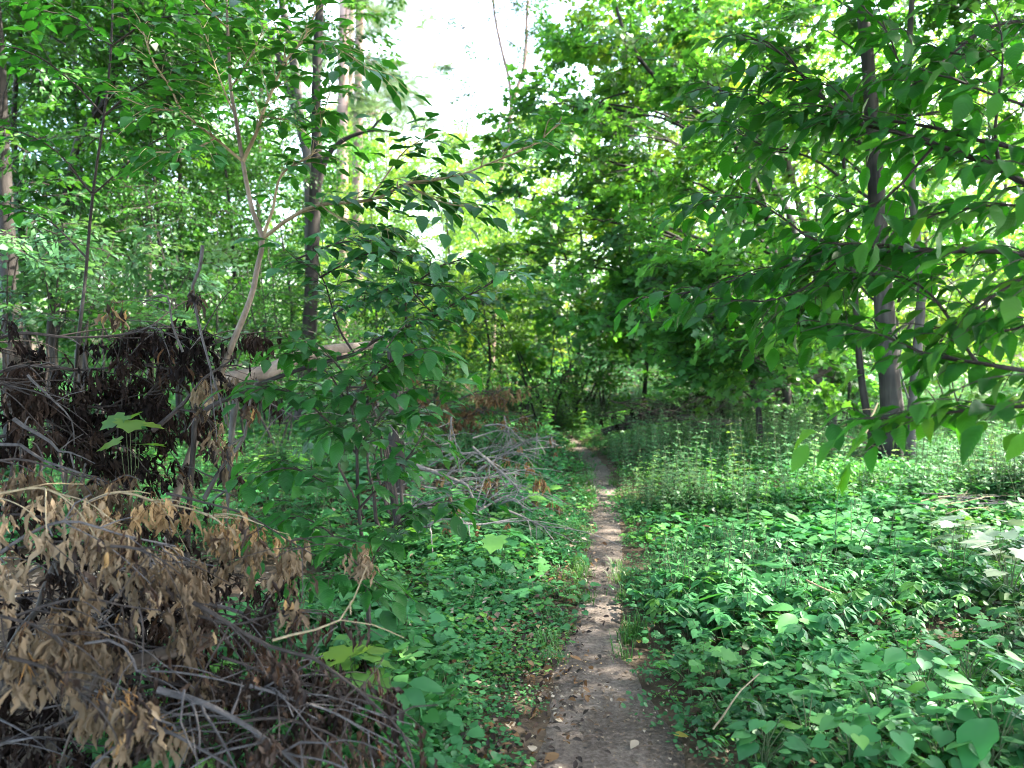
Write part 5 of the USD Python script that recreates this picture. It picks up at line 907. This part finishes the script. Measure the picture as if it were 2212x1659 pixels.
for lab, px, py, hz, k, sz, shp, mt in [
    ('big five-part leaf plant at the lower right corner', 2150, 1560, .34, 5, .20, LF_LARGE, 'cover2'), ('large lobed leaves on the ground right of the path', 1650, 1225, .22, 6, .16, LF_LOBED, 'cover'), ('lobed leaf plant nearer to the path than the big lobed leaves', 1590, 1290, .2, 5, .15, LF_LOBED, 'cover'),
    ('bright light green lobed leaves at the foot of the brush heap', 770, 1425, .35, 6, .17, LF_LOBED, 'light'), ('dark broad leaves below the bright lobed ones, left of the path', 860, 1500, .26, 8, .13, LF_BIG, 'cover2'), ('yellowish green sprig with lobed leaves in the dark dead leaves', 280, 880, .55, 6, .13, LF_LOBED, 'light'),
    ('five-leaflet plant in the carpet, middle right', 1730, 1330, .2, 5, .15, LF_BIG, 'cover2'), ('five-leaflet plant farther right in the carpet', 1960, 1390, .22, 5, .16, LF_BIG, 'cover2'), ('wide grey-green leaves left of the path near the twig heap', 1130, 1060, .3, 7, .17, LF_HEART, 'cover'), ('broad leaves left of the path below the twig heap', 1080, 1160, .3, 7, .16, LF_LOBED, 'cover')]:
    q = G(px, py, hz * .8)
    if 'sprig' in lab: q = P(px, py, 4.0); hz = q[2]
    leafy_plant('leafy_plant', lab, q[0], q[1], [(hz * g.uniform(.75, 1.05), i * 6.28 / k + g.uniform(-.2, .2), sz * g.uniform(.3, .9), sz * g.uniform(.8, 1.15), shp) for i in range(k)], mt)
# tall weeds, glossy upright plant, whitish leaves
def tall_weed(name, label, px, py, h, pairs, size, leaf, mat, seed, group=None, nst=1):
    q = G(px, py); z = ht(q[0], q[1]); b = np.array([q[0], q[1], z]); t = Thing(name, label, 'plant', b, group); ms = weed(seed, h, leaf, size, pairs, mat, nst); t.part('stem', (ms[1][1][0] + b, ms[1][1][1]), M['twig_green'])
    t.part('leaves', (ms[0][1][0] + b, ms[0][1][1]), M[mat])
for k, (px, py) in enumerate([(1545, 1040), (1520, 1060), (1600, 1030), (1740, 1010), (1762, 1040), (1790, 1020), (1640, 1090), (1700, 1120), (1560, 1110), (1490, 1070), (1820, 1060), (2010, 1060), (2060, 1040), (1840, 1150), (1950, 1140), (1660, 1180)]):
    tall_weed('tall_weed', [
 'tall slender weed leftmost in front of the dark heap', 'tall slender weed at the front of the leftmost pair by the dark heap', 'tall slender weed left of the glossy pointed-leaf plant', 'tall slender weed right of the glossy pointed-leaf plants', 'tall weed in front of the slim leaning stem', 'tall weed left of the pale stick by the furrowed trunk', 'tall weed amid the cover below the glossy plants', 'tall weed nearer than the brown half-hidden stick', 'tall weed in the pale cover left of the middle', 'tall weed closest to the path among the tall ones', 'tall weed just left of the foot of the furrowed trunk', 'weed standing right of the furrowed trunk', 'weed farther right behind the brownish log', 'weed below the furrowed trunk in the open cover', 'weed left of the pale sticks at the right edge', 'lowest and nearest of the tall weeds'][k], px, py, .75 if k < 10 else .6, 14, .085, LF_OVAL, 'pale', 500 + k, 'tall weeds above the ground cover')
for k, (px, py, lab) in enumerate([(1665, 985, 'glossy upright plant with long pointed leaves in front of the dark heap'), (1712, 985, 'second long-leaved glossy plant, right of the first')]): tall_weed('pointed_leaf_plant', lab, px, py, .85, 7, .22, LF_LANCE, 'pale', 540 + k, nst=3)
for k, (px, py, lab) in enumerate([(2080, 1150, 'plant with whitish leaves left of the other pale one at the right edge'), (2160, 1140, 'plant with whitish leaves at the right edge below the pale sticks'), (2185, 1215, 'plant with whitish leaves lowest at the right edge')]):
    q = G(px, py, .3); leafy_plant('whitish_plant', lab, q[0], q[1], [(g.uniform(.2, .38), i * .9, g.uniform(.08, .3), g.uniform(.10, .15), LF_LOBED) for i in range(12)], 'white')
for k in range(16):
    px, py = [(1160, 880), (1200, 870), (1230, 890), (1180, 910), (1250, 905), (1330, 880), (1380, 880), (1350, 905), (470, 940), (520, 900), (600, 960), (500, 1000), (560, 1050), (640, 1040), (1130, 920), (1160, 990)][k]
    tall_weed('leafy_weed', [
 'bushy light green weed at the back, left of the path bend', 'bushy light green weed right at the far end of the path', 'bushy light green weed just right of the far path end', 'bushy green weed in front of the far path end, on its left', 'bushy green weed beside the dark round bush at the bend', 'light green weed under the dark round bush', 'bushy weed in front of the right-hand dark brush heap, farther back', 'bushy weed between the path bend and the black logs',
 'bright green weed just right of the pale sapling trunk, below the snapped trunk', 'bright green weed under the middle of the snapped trunk', 'bright green weed lower down under the snapped trunk, left of the grey twig heap', 'bright green weed beside the dark slanting dead stem', 'nearest bright green weed, low behind the brush heap', 'bright green weed between the low sapling and the grey twig heap', 'bushy weed between the brown heap and the path', 'bushy weed beside the pale log at the path'][k], px, py + 40, .6, 8, .13, LF_OVAL, 'maple' if k % 2 else 'light', 560 + k, 'bushy weeds by the path bend' if k < 8 or k > 13 else 'bright weeds under the snapped trunk', nst=5)
# single fallen leaves
for k, (px, py, sz, mt, lab) in enumerate([(1468, 1586, .05, 'yellow', 'yellow fallen leaf at the right edge of the path, near the bottom'), (1380, 1378, .04, 'yellow', 'small yellow leaf at the path edge in the middle'), (1369, 1307, .04, 'white', 'white scrap at the right edge of the path'), (1195, 1630, .06, 'russet', 'orange-brown leaf on the path at the bottom left'), (1110, 1040, .0, 'tan', ''), (1525, 1168, .06, 'russet', 'orange dry leaf on the plants right of the path'), (1150, 1615, .05, 'litter', 'pale dry leaf at the left path edge near the bottom'), (1360, 1420, .035, 'yellow', 'ochre leaf on the path edge below the small yellow one'), (1372, 1600, .045, 'litter', 'pale curled leaf on the path near the bottom')]):
    if not sz: continue
    q = G(px, py, 0); z = ht(q[0], q[1]) + (.16 if 'plants' in lab else .03); b = np.array([q[0], q[1], z]); a = k * 1.3; d = np.array([math.cos(a), math.sin(a), .05])
    v, f = place(LF_BIG, frames(unit(d)[None], unit(np.array([[.1, -.1, 1]]))), (b - unit(d) * sz / 2)[None], sz * 1.3); pth = numbered('/World/fallen_leaf'); tag(put_mesh(pth, v, f, M[mt], True, leaf_uv(LF_BIG[0])).GetPrim(), lab, 'leaf')
